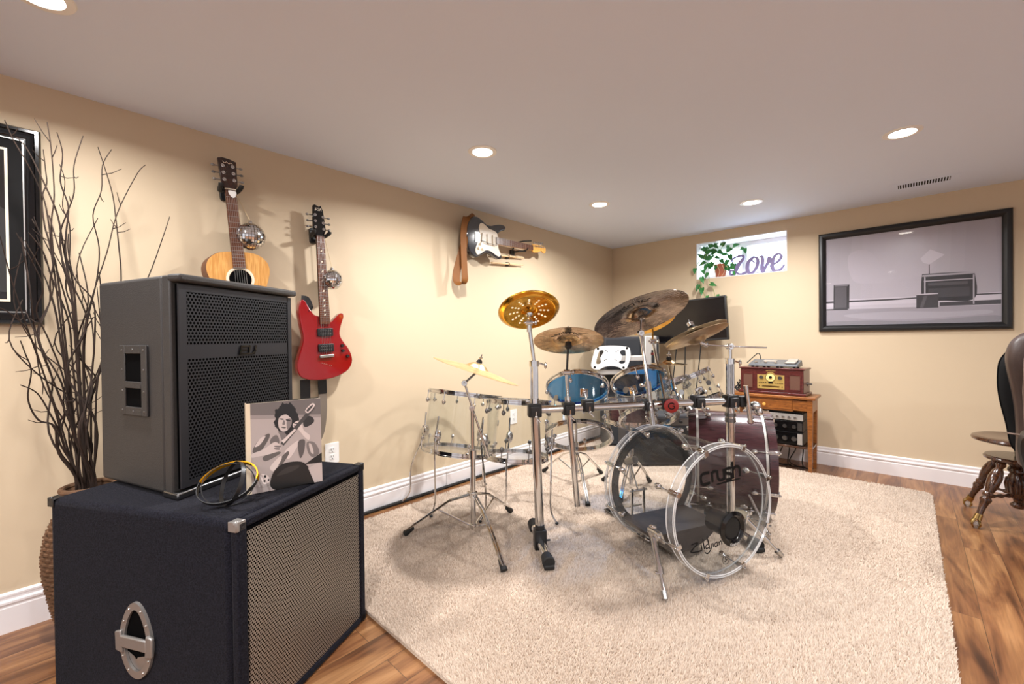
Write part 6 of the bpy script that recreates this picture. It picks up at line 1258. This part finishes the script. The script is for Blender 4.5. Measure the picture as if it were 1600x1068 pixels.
# LOVE sign
lf = fr_of((0, 4.56, 0), (1, 0, 0), (0, 0, 1), (0, -1, 0)); o = thing('love_sign', 'lilac cut out sign spelling Love in script on the window sill beside the plant', 'sign', (-1.05, 4.56, WZ0+.006))
def ls(P): return [tuple(bw(1060+x/7.63, 340+y/7.63, -.071)[[0, 2]]) for x, y in P]
STK = [('letter_l', [([(650, 535), (640, 510), (670, 480), (745, 455), (780, 462), (770, 500), (735, 540), (700, 600), (680, 650), (650, 682), (620, 670), (620, 640), (650, 630), (690, 650), (740, 672), (790, 660), (820, 640)], [.008, .01, .012, .016, .02, .024, .028, .03, .026, .02, .016, .014, .014, .016, .016, .012, .008])]),
       ('letter_o', [([(905, 470), (860, 500), (830, 560), (830, 630), (860, 660), (900, 640), (935, 590), (950, 530), (940, 485), (905, 470), (880, 480), (890, 520), (930, 545)], [.014, .022, .028, .028, .02, .018, .022, .026, .02, .014, .012, .01, .008])]),
       ('letter_v', [([(965, 475), (1000, 465), (1005, 520), (1000, 590), (1005, 640), (1040, 590), (1075, 520), (1085, 475), (1100, 500), (1090, 540)], [.01, .022, .026, .026, .024, .02, .02, .022, .016, .01])]),
       ('letter_e', [([(1120, 560), (1180, 530), (1225, 480), (1225, 445), (1190, 430), (1150, 460), (1125, 520), (1120, 590), (1150, 630), (1200, 625), (1245, 590), (1265, 555)], [.012, .016, .02, .016, .014, .02, .026, .028, .022, .018, .014, .01])])]
for nm, S2 in STK:
    mb = MB()
    for P, wd in S2:
        Q2 = smooth_pts(ls(P), 4); W2 = [float(np.interp(i/4, range(len(wd)), wd)) for i in range(len(Q2))]; mb.ribbon(Q2, [x*1.2 for x in W2], lf, 0, .014, .00012)
    part(o, nm, mb, MAT['lilac'])
zb = WZ0+.006
mb = MB(); mb.bb((-1.27, 4.546, zb), (-.83, 4.56, zb+.008)); part(o, 'base_strip', mb, MAT['lilac'])

# ================================================================== side table with the wooden stereo
TX0, TX1, TY0, TY1, TZ = -1.16, -.535, 4.04, 4.33, .618
tb = thing('side_table', 'narrow honey oak side table with one drawer against the back wall', 'table', ((TX0+TX1)/2, (TY0+TY1)/2, .0))
mb = MB(); mb.bb((TX0, TY0, TZ-.022), (TX1, TY1, TZ)); part(tb, 'table_top', mb, MAT['amberwood'], bevel=.004)
a0_, a1_, b0y, b1y = TX0+.02, TX1-.02, TY0+.015, TY1-.015; zap = TZ-.125
mb = MB(); mb.bb((a0_+.036, b0y+.004, zap), (a1_-.036, b0y+.02, zap+.012)); mb.bb((a0_+.036, b0y+.004, TZ-.034), (a1_-.036, b0y+.02, TZ-.022)); mb.bb((a0_+.036, b0y+.004, zap), (a0_+.06, b0y+.02, TZ-.022)); mb.bb((a1_-.135, b0y+.004, zap), (a1_-.036, b0y+.02, TZ-.022)); mb.bb((a0_, b0y+.036, zap), (a0_+.016, b1y-.036, TZ-.022)); mb.bb((a1_-.016, b0y+.036, zap), (a1_, b1y-.036, TZ-.022)); mb.bb((a0_+.036, b1y-.018, zap), (a1_-.036, b1y, TZ-.022))
part(tb, 'apron', mb, MAT['amberwood'], bevel=.0015)
mb = MB(); mb.bb((a0_+.062, b0y+.001, zap+.014), (a1_-.137, b0y+.02, TZ-.036)); dr = part(tb, 'drawer', mb, MAT['amberwood'], bevel=.002)
mb = MB(); mb.lathe([(0, 0), (.006, 0), (.006, .01), (.013, .016), (.012, .024), (0, .026)], ((a0_+a1_)/2-.04, b0y+.001, TZ-.078), (0, -1, 0), 16); part(dr, 'knob', mb, MAT['maple'])
for x in (a0_, a1_-.036):
    for y in (b0y, b1y-.036):
        z0 = .018 if y < 4.085 else .001
        mb = MB(); s = .006; mb.add([V3(x+s, y+s, z0), V3(x+.036-s, y+s, z0), V3(x+.036-s, y+.036-s, z0), V3(x+s, y+.036-s, z0), V3(x, y, TZ-.15), V3(x+.036, y, TZ-.15), V3(x+.036, y+.036, TZ-.15), V3(x, y+.036, TZ-.15), V3(x, y, TZ-.022), V3(x+.036, y, TZ-.022), V3(x+.036, y+.036, TZ-.022), V3(x, y+.036, TZ-.022)], [(3, 2, 1, 0), (8, 9, 10, 11)]+[(i, (i+1) % 4, 4+(i+1) % 4, 4+i) for i in range(4)]+[(4+i, 4+(i+1) % 4, 8+(i+1) % 4, 8+i) for i in range(4)]); part(tb, 'leg', mb, MAT['amberwood'], bevel=.0015)
mb = MB(); mb.bb((a0_+.004, b0y+.006, .2), (a1_-.004, b1y-.006, .216)); part(tb, 'lower_shelf', mb, MAT['darkwood'], bevel=.002)
# stereo: axes follow the way it stands
sa = fz(1262, 619, TZ); sb = fz(1168, 609.5, TZ); xd = nrm(sb-sa); xd[2] = 0; xd = -nrm(xd); xd = nrm(V3(1, -.06, 0)); yd = np.cross(Z, xd)
RW, RD, RH = .475, .2, .222; r0_ = V3(-.612, TY0+.035, TZ)-xd*RW
st = thing('tabletop_stereo', 'mahogany wooden retro stereo with a gold dial panel on the side table', 'stereo', r0_+xd*RW/2+yd*RD/2)
sf = fr_of(r0_, xd, Z, -yd); cm = lambda a, b, c_, d, e, f: (r0_+xd*(a+b)/2+yd*(c_+d)/2+Z*(e+f)/2, (b-a, d-c_, f-e), (xd, yd, Z))
mb = MB(); mb.box(*cm(-.012, RW+.012, -.012, RD+.012, .002, .022)); part(st, 'plinth', mb, MAT['redwood'], bevel=.004)
mb = MB(); mb.box(*cm(.004, RW-.004, 0, RD, .022, RH-.012)); cab = part(st, 'cabinet', mb, MAT['redwood'], bevel=.003)
mb = MB(); mb.box(*cm(-.006, RW+.006, -.008, RD+.008, RH-.012, RH)); part(st, 'lid', mb, MAT['redwood'], bevel=.003)
for a in (.022, RW-.105):
    mb = MB()
    for q in (cm(a, a+.006, -.004, .0, .05, .165), cm(a+.077, a+.083, -.004, 0, .05, .165), cm(a, a+.083, -.004, 0, .165, .171), cm(a, a+.083, -.004, 0, .044, .05)): mb.box(*q)
    gz = part(st, 'speaker_frame', mb, MAT['redwood']); mb = MB(); mb.box(*cm(a+.006, a+.077, -.0015, 0, .05, .165)); part(gz, 'speaker_cloth', mb, pbr('brown_grille_cloth', srgb(98, 66, 52), .9, bump=.5, bscale=400))
pc0 = RW/2; mb = MB(); poly = [(pc0-.1, .045), (pc0+.1, .045), (pc0+.1, .162), (pc0+.035, .164)]+[(pc0+.035*math.cos(t), .155+.032*math.sin(t)) for t in np.linspace(.3, PI-.3, 9)]+[(pc0-.035, .164), (pc0-.1, .162)]
mb.prism(poly, sf, .0005, .003); gp_ = part(st, 'gold_panel', mb, MAT['gold'])
mb = MB(); mb.lathe([(.0, 0), (.034, 0), (.034, .003), (.0, .003)], sf(pc0, .142, .003), -yd, 32); dl = part(gp_, 'dial_face', mb, pbr('cream_dial', srgb(250, 226, 150), .3))
mb = MB(); mb.lathe([(.034, 0), (.037, 0), (.037, .005), (.034, .005)], sf(pc0, .142, .003), -yd, 32, closed=True)
for k in range(12): t = 2*PI*k/12; mb.prism([(pc0+.024*math.cos(t)-.0012, .142+.024*math.sin(t)-.0012), (pc0+.024*math.cos(t)+.0012, .142+.024*math.sin(t)-.0012), (pc0+.024*math.cos(t)+.0012, .142+.024*math.sin(t)+.0012), (pc0+.024*math.cos(t)-.0012, .142+.024*math.sin(t)+.0012)], sf, .006, .0064)
part(dl, 'dial_ring', mb, MAT['brass'])
mb = MB(); mb.lathe([(0, 0), (.012, 0), (.01, .012), (0, .012)], sf(pc0, .142, .006), -yd, 20); part(gp_, 'tuning_knob', mb, MAT['ink'])
for a in (-.07, .07): mb = MB(); mb.lathe([(0, 0), (.016, 0), (.014, .012), (0, .012)], sf(pc0+a, .14, .003), -yd, 20); part(gp_, 'side_knob', mb, MAT['dsteel'])
mb = MB(); mb.prism(rrect(.034, .016, .002, cx=pc0, cy=.096), sf, .003, .0042); part(gp_, 'display', mb, MAT['ink'])
for k in range(8): mb = MB(); a = pc0-.085+.016*k+(.058 if k > 3 else 0); mb.prism(rrect(.01, .005, .001, cx=a, cy=.095), sf, .003, .006); part(gp_, 'button', mb, MAT['ink'])
mb = MB(); mb.prism(rrect(.13, .012, .002, cx=pc0, cy=.066), sf, .003, .0036)
for a in (-.085, .085): mb.prism(ell(pc0+a, .066, .004, .005, 10), sf, .003, .006)
part(gp_, 'tray_slot', mb, MAT['brass'])
mb = MB()
for k in range(8): mb.prism(rrect(.006, .007, .001, cx=pc0-.032+.009*k, cy=.196), sf, .0004, .0008)
part(cab, 'gold_lettering', mb, MAT['gold'])
mb = MB(); mb.lathe([(0, 0), (.016, 0), (.016, .004), (0, .004)], r0_+xd*(RW-.004)+yd*.13+Z*.09, xd, 18); mb.tube([r0_+xd*(RW)+yd*.13+Z*.09, r0_+xd*(RW+.018)+yd*.13+Z*.092], .004); mb.sph(r0_+xd*(RW+.02)+yd*.13+Z*.092, .008, 8); part(st, 'crank_knob', mb, MAT['dsteel'])
# grey pedal board lying on the stereo
e0 = r0_+xd*.055+yd*.03+Z*RH; fx = thing('effects_unit', 'grey slanted multi effects unit lying on top of the wooden stereo', 'effects unit', e0+xd*.18+yd*.08)
mb = MB(); vs = [e0+xd*a+yd*b+Z*c_ for a, b, c_ in ((0, 0, .01), (.37, 0, .01), (.37, .16, .01), (0, .16, .01), (.004, .004, .028), (.366, .004, .028), (.366, .156, .062), (.004, .156, .062))]
mb.add(vs, [(3, 2, 1, 0), (4, 5, 6, 7), (0, 1, 5, 4), (1, 2, 6, 5), (2, 3, 7, 6), (3, 0, 4, 7)]); part(fx, 'casing', mb, MAT['greyp'], bevel=.004)
sl = nrm(yd*.152+Z*.034); fu = fr_of(vs[4], xd, sl)
mb = MB(); mb.prism(rrect(.1, .05, .004, cx=.14, cy=.1), fu, .0005, .003); part(fx, 'display', mb, MAT['silver'])
for k in range(4): mb = MB(); mb.cyl(fu(.05+.075*k, .03, 0), fu(.05+.075*k, .03, .012), .011, .01, 14); part(fx, 'foot_switch', mb, MAT['steel'])
mb = MB(); mb.prism([(.275, .012), (.345, .012), (.345, .14), (.275, .14)], fu, .003, .016); part(fx, 'expression_pedal', mb, MAT['silver'], bevel=.003)
mb = MB()
for a in (.03, .12, .22, .34):
    for b in (.02, .14): mb.cyl(e0+xd*a+yd*b, e0+xd*a+yd*b+Z*.011, .011, None, 10)
part(fx, 'rubber_feet', mb, MAT['rubber'])
mb = MB(); mb.tube(smooth_pts([e0+xd*.06+yd*.14+Z*.05, e0+xd*.05+yd*.15+Z*.1, e0+xd*.03+yd*.15+Z*.11, e0+xd*.0+yd*.14+Z*.08, e0-xd*.04+yd*.1+Z*.03], 5), .004, 6); part(fx, 'cable', mb, MAT['rubber'])
cl = V3(-1.12, 4.16, TZ); mb = MB()
for k in range(5): mb.tube(smooth_pts([cl+V3(RNG.uniform(-.03, .03), RNG.uniform(-.06, .06), .006+.006*k), cl+V3(RNG.uniform(-.03, .04), RNG.uniform(-.08, .08), .02+.02*k), cl+V3(RNG.uniform(-.03, .03), RNG.uniform(-.06, .06), .03+.012*k), cl+V3(RNG.uniform(-.03, .03), RNG.uniform(-.06, .06), .006+.006*k)], 5), .0042, 5)
solo('cable_coil', mb, MAT['rubber'], 'tangle of thin black cables on the table left of the stereo', 'cable', tuple(cl))
# equipment on the lower shelf
def amp(label, z, h, mat, x0_=-1.0, x1_=-.62, y0_=4.075, y1_=4.29, silver=False):
    o = thing('amplifier_unit', label, 'amplifier', ((x0_+x1_)/2, (y0_+y1_)/2, z), 'audio units under the side table'); f = fr_of((x0_, y0_, z), (1, 0, 0), (0, 0, 1), (0, -1, 0)); w = x1_-x0_
    mb = MB(); mb.bb((x0_, y0_, z+.004), (x1_, y1_, z+h)); part(o, 'casing', mb, MAT['black'], bevel=.003)
    mb = MB(); mb.prism([(.0, .006), (w, .006), (w, h-.002), (0, h-.002)], f, .0, .006); fp = part(o, 'front_panel', mb, mat, bevel=.001)
    for k in range(5 if silver else 3):
        a = w*(.42+.11*k) if silver else w*(.5+.17*k)
        mb = MB(); mb.lathe([(0, 0), (h*.19, 0), (h*.16, .012), (0, .012)], f(a, h*.5, .006), (0, -1, 0), 14); part(o, 'knob', mb, MAT['steel'] if silver else MAT['dsteel'])
    if not silver: mb = MB(); mb.prism([(w*.9, .012), (w*.985, .012), (w*.985, h-.01), (w*.9, h-.01)], f, .006, .008); part(o, 'side_plate', mb, MAT['silver' if h > .1 else 'dsteel'])
amp('bottom black amplifier with a silver end plate on the shelf under the side table', .217, .108, MAT['gloss']); amp('black amplifier with round dials in the middle of the stack under the side table', .327, .085, MAT['gloss']); amp('slim silver faced receiver with knobs on top of the stack under the side table', .414, .058, MAT['silver'], silver=True)
mb = MB(); mb.prism([(0, 0), (.34, 0), (.34, .17), (0, .17)], fr_of((-.97, 4.09, .474), (1, .02, 0), (0, 1, .06)), 0, .014); solo('black_tray', mb, MAT['black'], 'flat black device lying tilted on the silver receiver', 'device', (-.8, 4.18, .48), bevel=.003)
mb = MB()
for k in range(7): x = -.98+.05*k; mb.tube(smooth_pts([(x, 4.32, .3), (x+.02, 4.335, .15), (x+RNG.uniform(-.05, .08), 4.28, .03), (x+RNG.uniform(0, .12), 4.2, .014), (x+RNG.uniform(.05, .2), 4.24, .012)], 5), .0045, 5)
solo('cable_bundle', mb, MAT['rubber'], 'loose bundle of cables on the floor under the side table', 'cable', (-.8, 4.25, 0))

# ================================================================== piano stool and office chair at the right edge
sc = V3(.462, 3.775, 0)
ps = thing('piano_stool', 'antique dark wood piano stool with turned legs and brass claw feet', 'stool', sc)
mb = MB(); mb.lathe([(0, 0), (.17, 0), (.187, .006), (.19, .014), (.186, .024), (.17, .03), (.15, .026), (0, .024)], sc+Z*.478, k=48); part(ps, 'seat', mb, MAT['darkwood'])
mb = MB(); mb.cyl(sc+Z*.4, sc+Z*.48, .016, None, 16)
for k in range(9): mb.torus(sc+Z*(.408+.008*k), .016, .003, k=16, q=6)
part(ps, 'screw_spindle', mb, MAT['steel'])
mb = MB(); mb.lathe([(0, 0), (.12, 0), (.138, .008), (.14, .018), (.132, .028), (0, .03)], sc+Z*.37, k=40); part(ps, 'hub_plate', mb, MAT['darkwood'])
mb = MB(); mb.lathe([(0, .1), (.02, .1), (.034, .112), (.034, .122), (.02, .135), (.022, .15), (.04, .165), (.046, .2), (.05, .24), (.044, .275), (.034, .3), (.044, .312), (.044, .325), (.034, .338), (.046, .35), (.046, .37), (0, .37)], sc, k=28)
for k in range(14): a = 2*PI*k/14; mb.tube([sc+V3(.044*math.cos(a), .044*math.sin(a), .19), sc+V3(.051*math.cos(a), .051*math.sin(a), .235), sc+V3(.045*math.cos(a), .045*math.sin(a), .272)], .006, 6)
part(ps, 'turned_pedestal', mb, MAT['darkwood'])
for k in range(4):
    a = math.radians(133+90*k) if k != 1 else math.radians(228); d = V3(math.cos(a), math.sin(a), 0); t0 = sc+d*.105+Z*.372; t1_ = sc+d*.262+Z*.06; L = np.linalg.norm(t1_-t0); ax = nrm(t1_-t0)
    mb = MB(); mb.lathe([(0, 0), (.016, 0), (.022, .02), (.014, .04), (.024, .06), (.03, .1), (.027, .15), (.018, .19), (.024, .2), (.024, .21), (.018, .22), (.025, .232), (.025, .242), (.019, .256), (.015, .29), (.013, L), (0, L)], t0, ax, 20); lg = part(ps, 'leg', mb, MAT['darkwood'])
    q = t1_+ax*.0; ft = sc+d*.275; mb = MB(); mb.sph(ft+Z*.022, .021, 14); part(lg, 'glass_ball', mb, MAT['frost'])
    mb = MB(); mb.cyl(q-ax*.02, q+ax*.012, .017, .019, 14)
    for j in range(4): b = PI/2*j+a; e = V3(math.cos(b), math.sin(b), 0); mb.tube(smooth_pts([q+e*.006, ft+e*.02+Z*.04, ft+e*.023+Z*.022, ft+e*.013+Z*.005], 4), [.006]*5+[.005]*5+[.004]*3, 6)
    part(lg, 'brass_claw', mb, MAT['brass'])
    mb = MB(); m0 = sc+d*.03+Z*.175; m1 = t0+(t1_-t0)*.62; u_ = nrm(m1-m0); Ls = np.linalg.norm(m1-m0); mb.lathe([(0, 0), (.006, 0), (.012, Ls*.2), (.006, Ls*.35), (.013, Ls*.5), (.006, Ls*.65), (.012, Ls*.8), (.006, Ls), (0, Ls)], m0, u_, 14); part(ps, 'stretcher', mb, MAT['darkwood'])
# office chair, mostly outside the frame
oc = V3(.7, 2.82, 0); ch = thing('office_chair', 'brown leather office chair whose backrest edge shows at the right edge of the photo', 'chair', oc)
yb = 2.98
shl = [(.385, .56), (.36, .68), (.335, .82), (.332, .93), (.345, 1.0), (.4, 1.06), (.55, 1.11), (.85, 1.11), (1.0, 1.06), (1.055, 1.0), (1.066, .93), (1.065, .82), (1.04, .68), (1.015, .56), (.9, .52), (.5, .52)]
bk = [(.384, .56), (.384, .68), (.374, .82), (.354, .95), (.352, 1.02), (.375, 1.085), (.43, 1.125), (.55, 1.15), (.7, 1.155), (.85, 1.15), (.97, 1.125), (1.025, 1.085), (1.055, 1.02), (1.062, .95), (1.058, .82), (1.034, .68), (1.028, .56), (1.0, .51), (.9, .485), (.7, .48), (.5, .485), (.4, .505)]
def pillow(mb, outline, y_f, y_b, cx, cz):   # padded shape: rounded rim, slightly domed face
    outline = [tuple(q) for q in smooth_pts(outline, 3, True)]
    n = len(outline); R_ = []
    for s, y in ((.9, y_f), (.975, y_f+.02), (1., y_f+.05), (1., y_b-.03), (.97, y_b)):
        R_.append([V3(cx+(x-cx)*s, y, cz+(z-cz)*s) for x, z in outline])
    vs = [p for r_ in R_ for p in r_]; fs = [(k*n+i, k*n+(i+1) % n, (k+1)*n+(i+1) % n, (k+1)*n+i) for k in range(4) for i in range(n)]
    inner = [V3(cx+(x-cx)*.6, y_f-.018, cz+(z-cz)*.6) for x, z in outline]; b = len(vs); vs += inner+[V3(cx, y_f-.025, cz)]
    fs += [(i, b+i, b+(i+1) % n, (i+1) % n) for i in range(n)]+[(b+i, b+n, b+(i+1) % n) for i in range(n)]; fs.append(tuple(range(4*n, 5*n))); mb.add(vs, fs)
mb = MB(); pillow(mb, bk, yb-.07, yb+.06, .7, .82); part(ch, 'backrest', mb, MAT['dleather'], sub=1, smooth=80)
mb = MB(); pillow(mb, shl, yb+.03, yb+.085, .7, .84); part(ch, 'back_shell', mb, MAT['blackm'], sub=1, smooth=80)
mb = MB(); mb.tube([V3(.352, yb-.052, .66), V3(.5, yb-.092, .655), V3(.7, yb-.098, .655), V3(.9, yb-.092, .655), V3(1.045, yb-.052, .66)], .004, 6); mb.tube([V3(.402, yb-.072, .67), V3(.396, yb-.074, .85), V3(.4, yb-.074, 1.0), V3(.45, yb-.06, 1.11)], .003, 6); part(ch, 'seams', mb, pbr('tan_thread', srgb(112, 92, 80), .7))
mb = MB(); mb.prism(rrect(.52, .5, .09, 6, oc[0], 2.68), fr_of((0, 0, .42), (1, 0, 0), (0, 1, 0)), 0, .1); part(ch, 'seat', mb, MAT['dleather'], bevel=.03, seg=4)
mb = MB(); mb.box((.7, yb+.0, .47), (.1, .06, .14)); part(ch, 'back_bracket', mb, MAT['black'], bevel=.01)
mb = MB(); mb.cyl(oc+Z*.1-V3(0, .1, 0), oc+Z*.42-V3(0, .1, 0), .028, None, 16); part(ch, 'gas_post', mb, MAT['dsteel'])
for k in range(5):
    a = 2*PI*k/5+.1; d = V3(math.cos(a), math.sin(a), 0); c0 = oc-V3(0, .1, 0)
    mb = MB(); mb.tube([c0+Z*.11, c0+d*.26+Z*.075], [.026, .016], 10); lg = part(ch, 'base_arm', mb, MAT['black'])
    mb = MB(); mb.cyl(c0+d*.26+np.cross(Z, d)*-.02+Z*.028, c0+d*.26+np.cross(Z, d)*.02+Z*.028, .027, None, 16); mb.cyl(c0+d*.26+Z*.03, c0+d*.26+Z*.075, .008, None, 8); part(lg, 'caster', mb, MAT['black'])
for s in (-1, 1):
    mb = MB(); mb.tube(smooth_pts([V3(.7+s*.27, 2.9, .45), V3(.7+s*.3, 2.9, .6), V3(.7+s*.3, 2.82, .68), V3(.7+s*.3, 2.6, .68)], 4), .022, 8); part(ch, 'armrest', mb, MAT['black'])

for q in [ch]: q.location.x -= .027
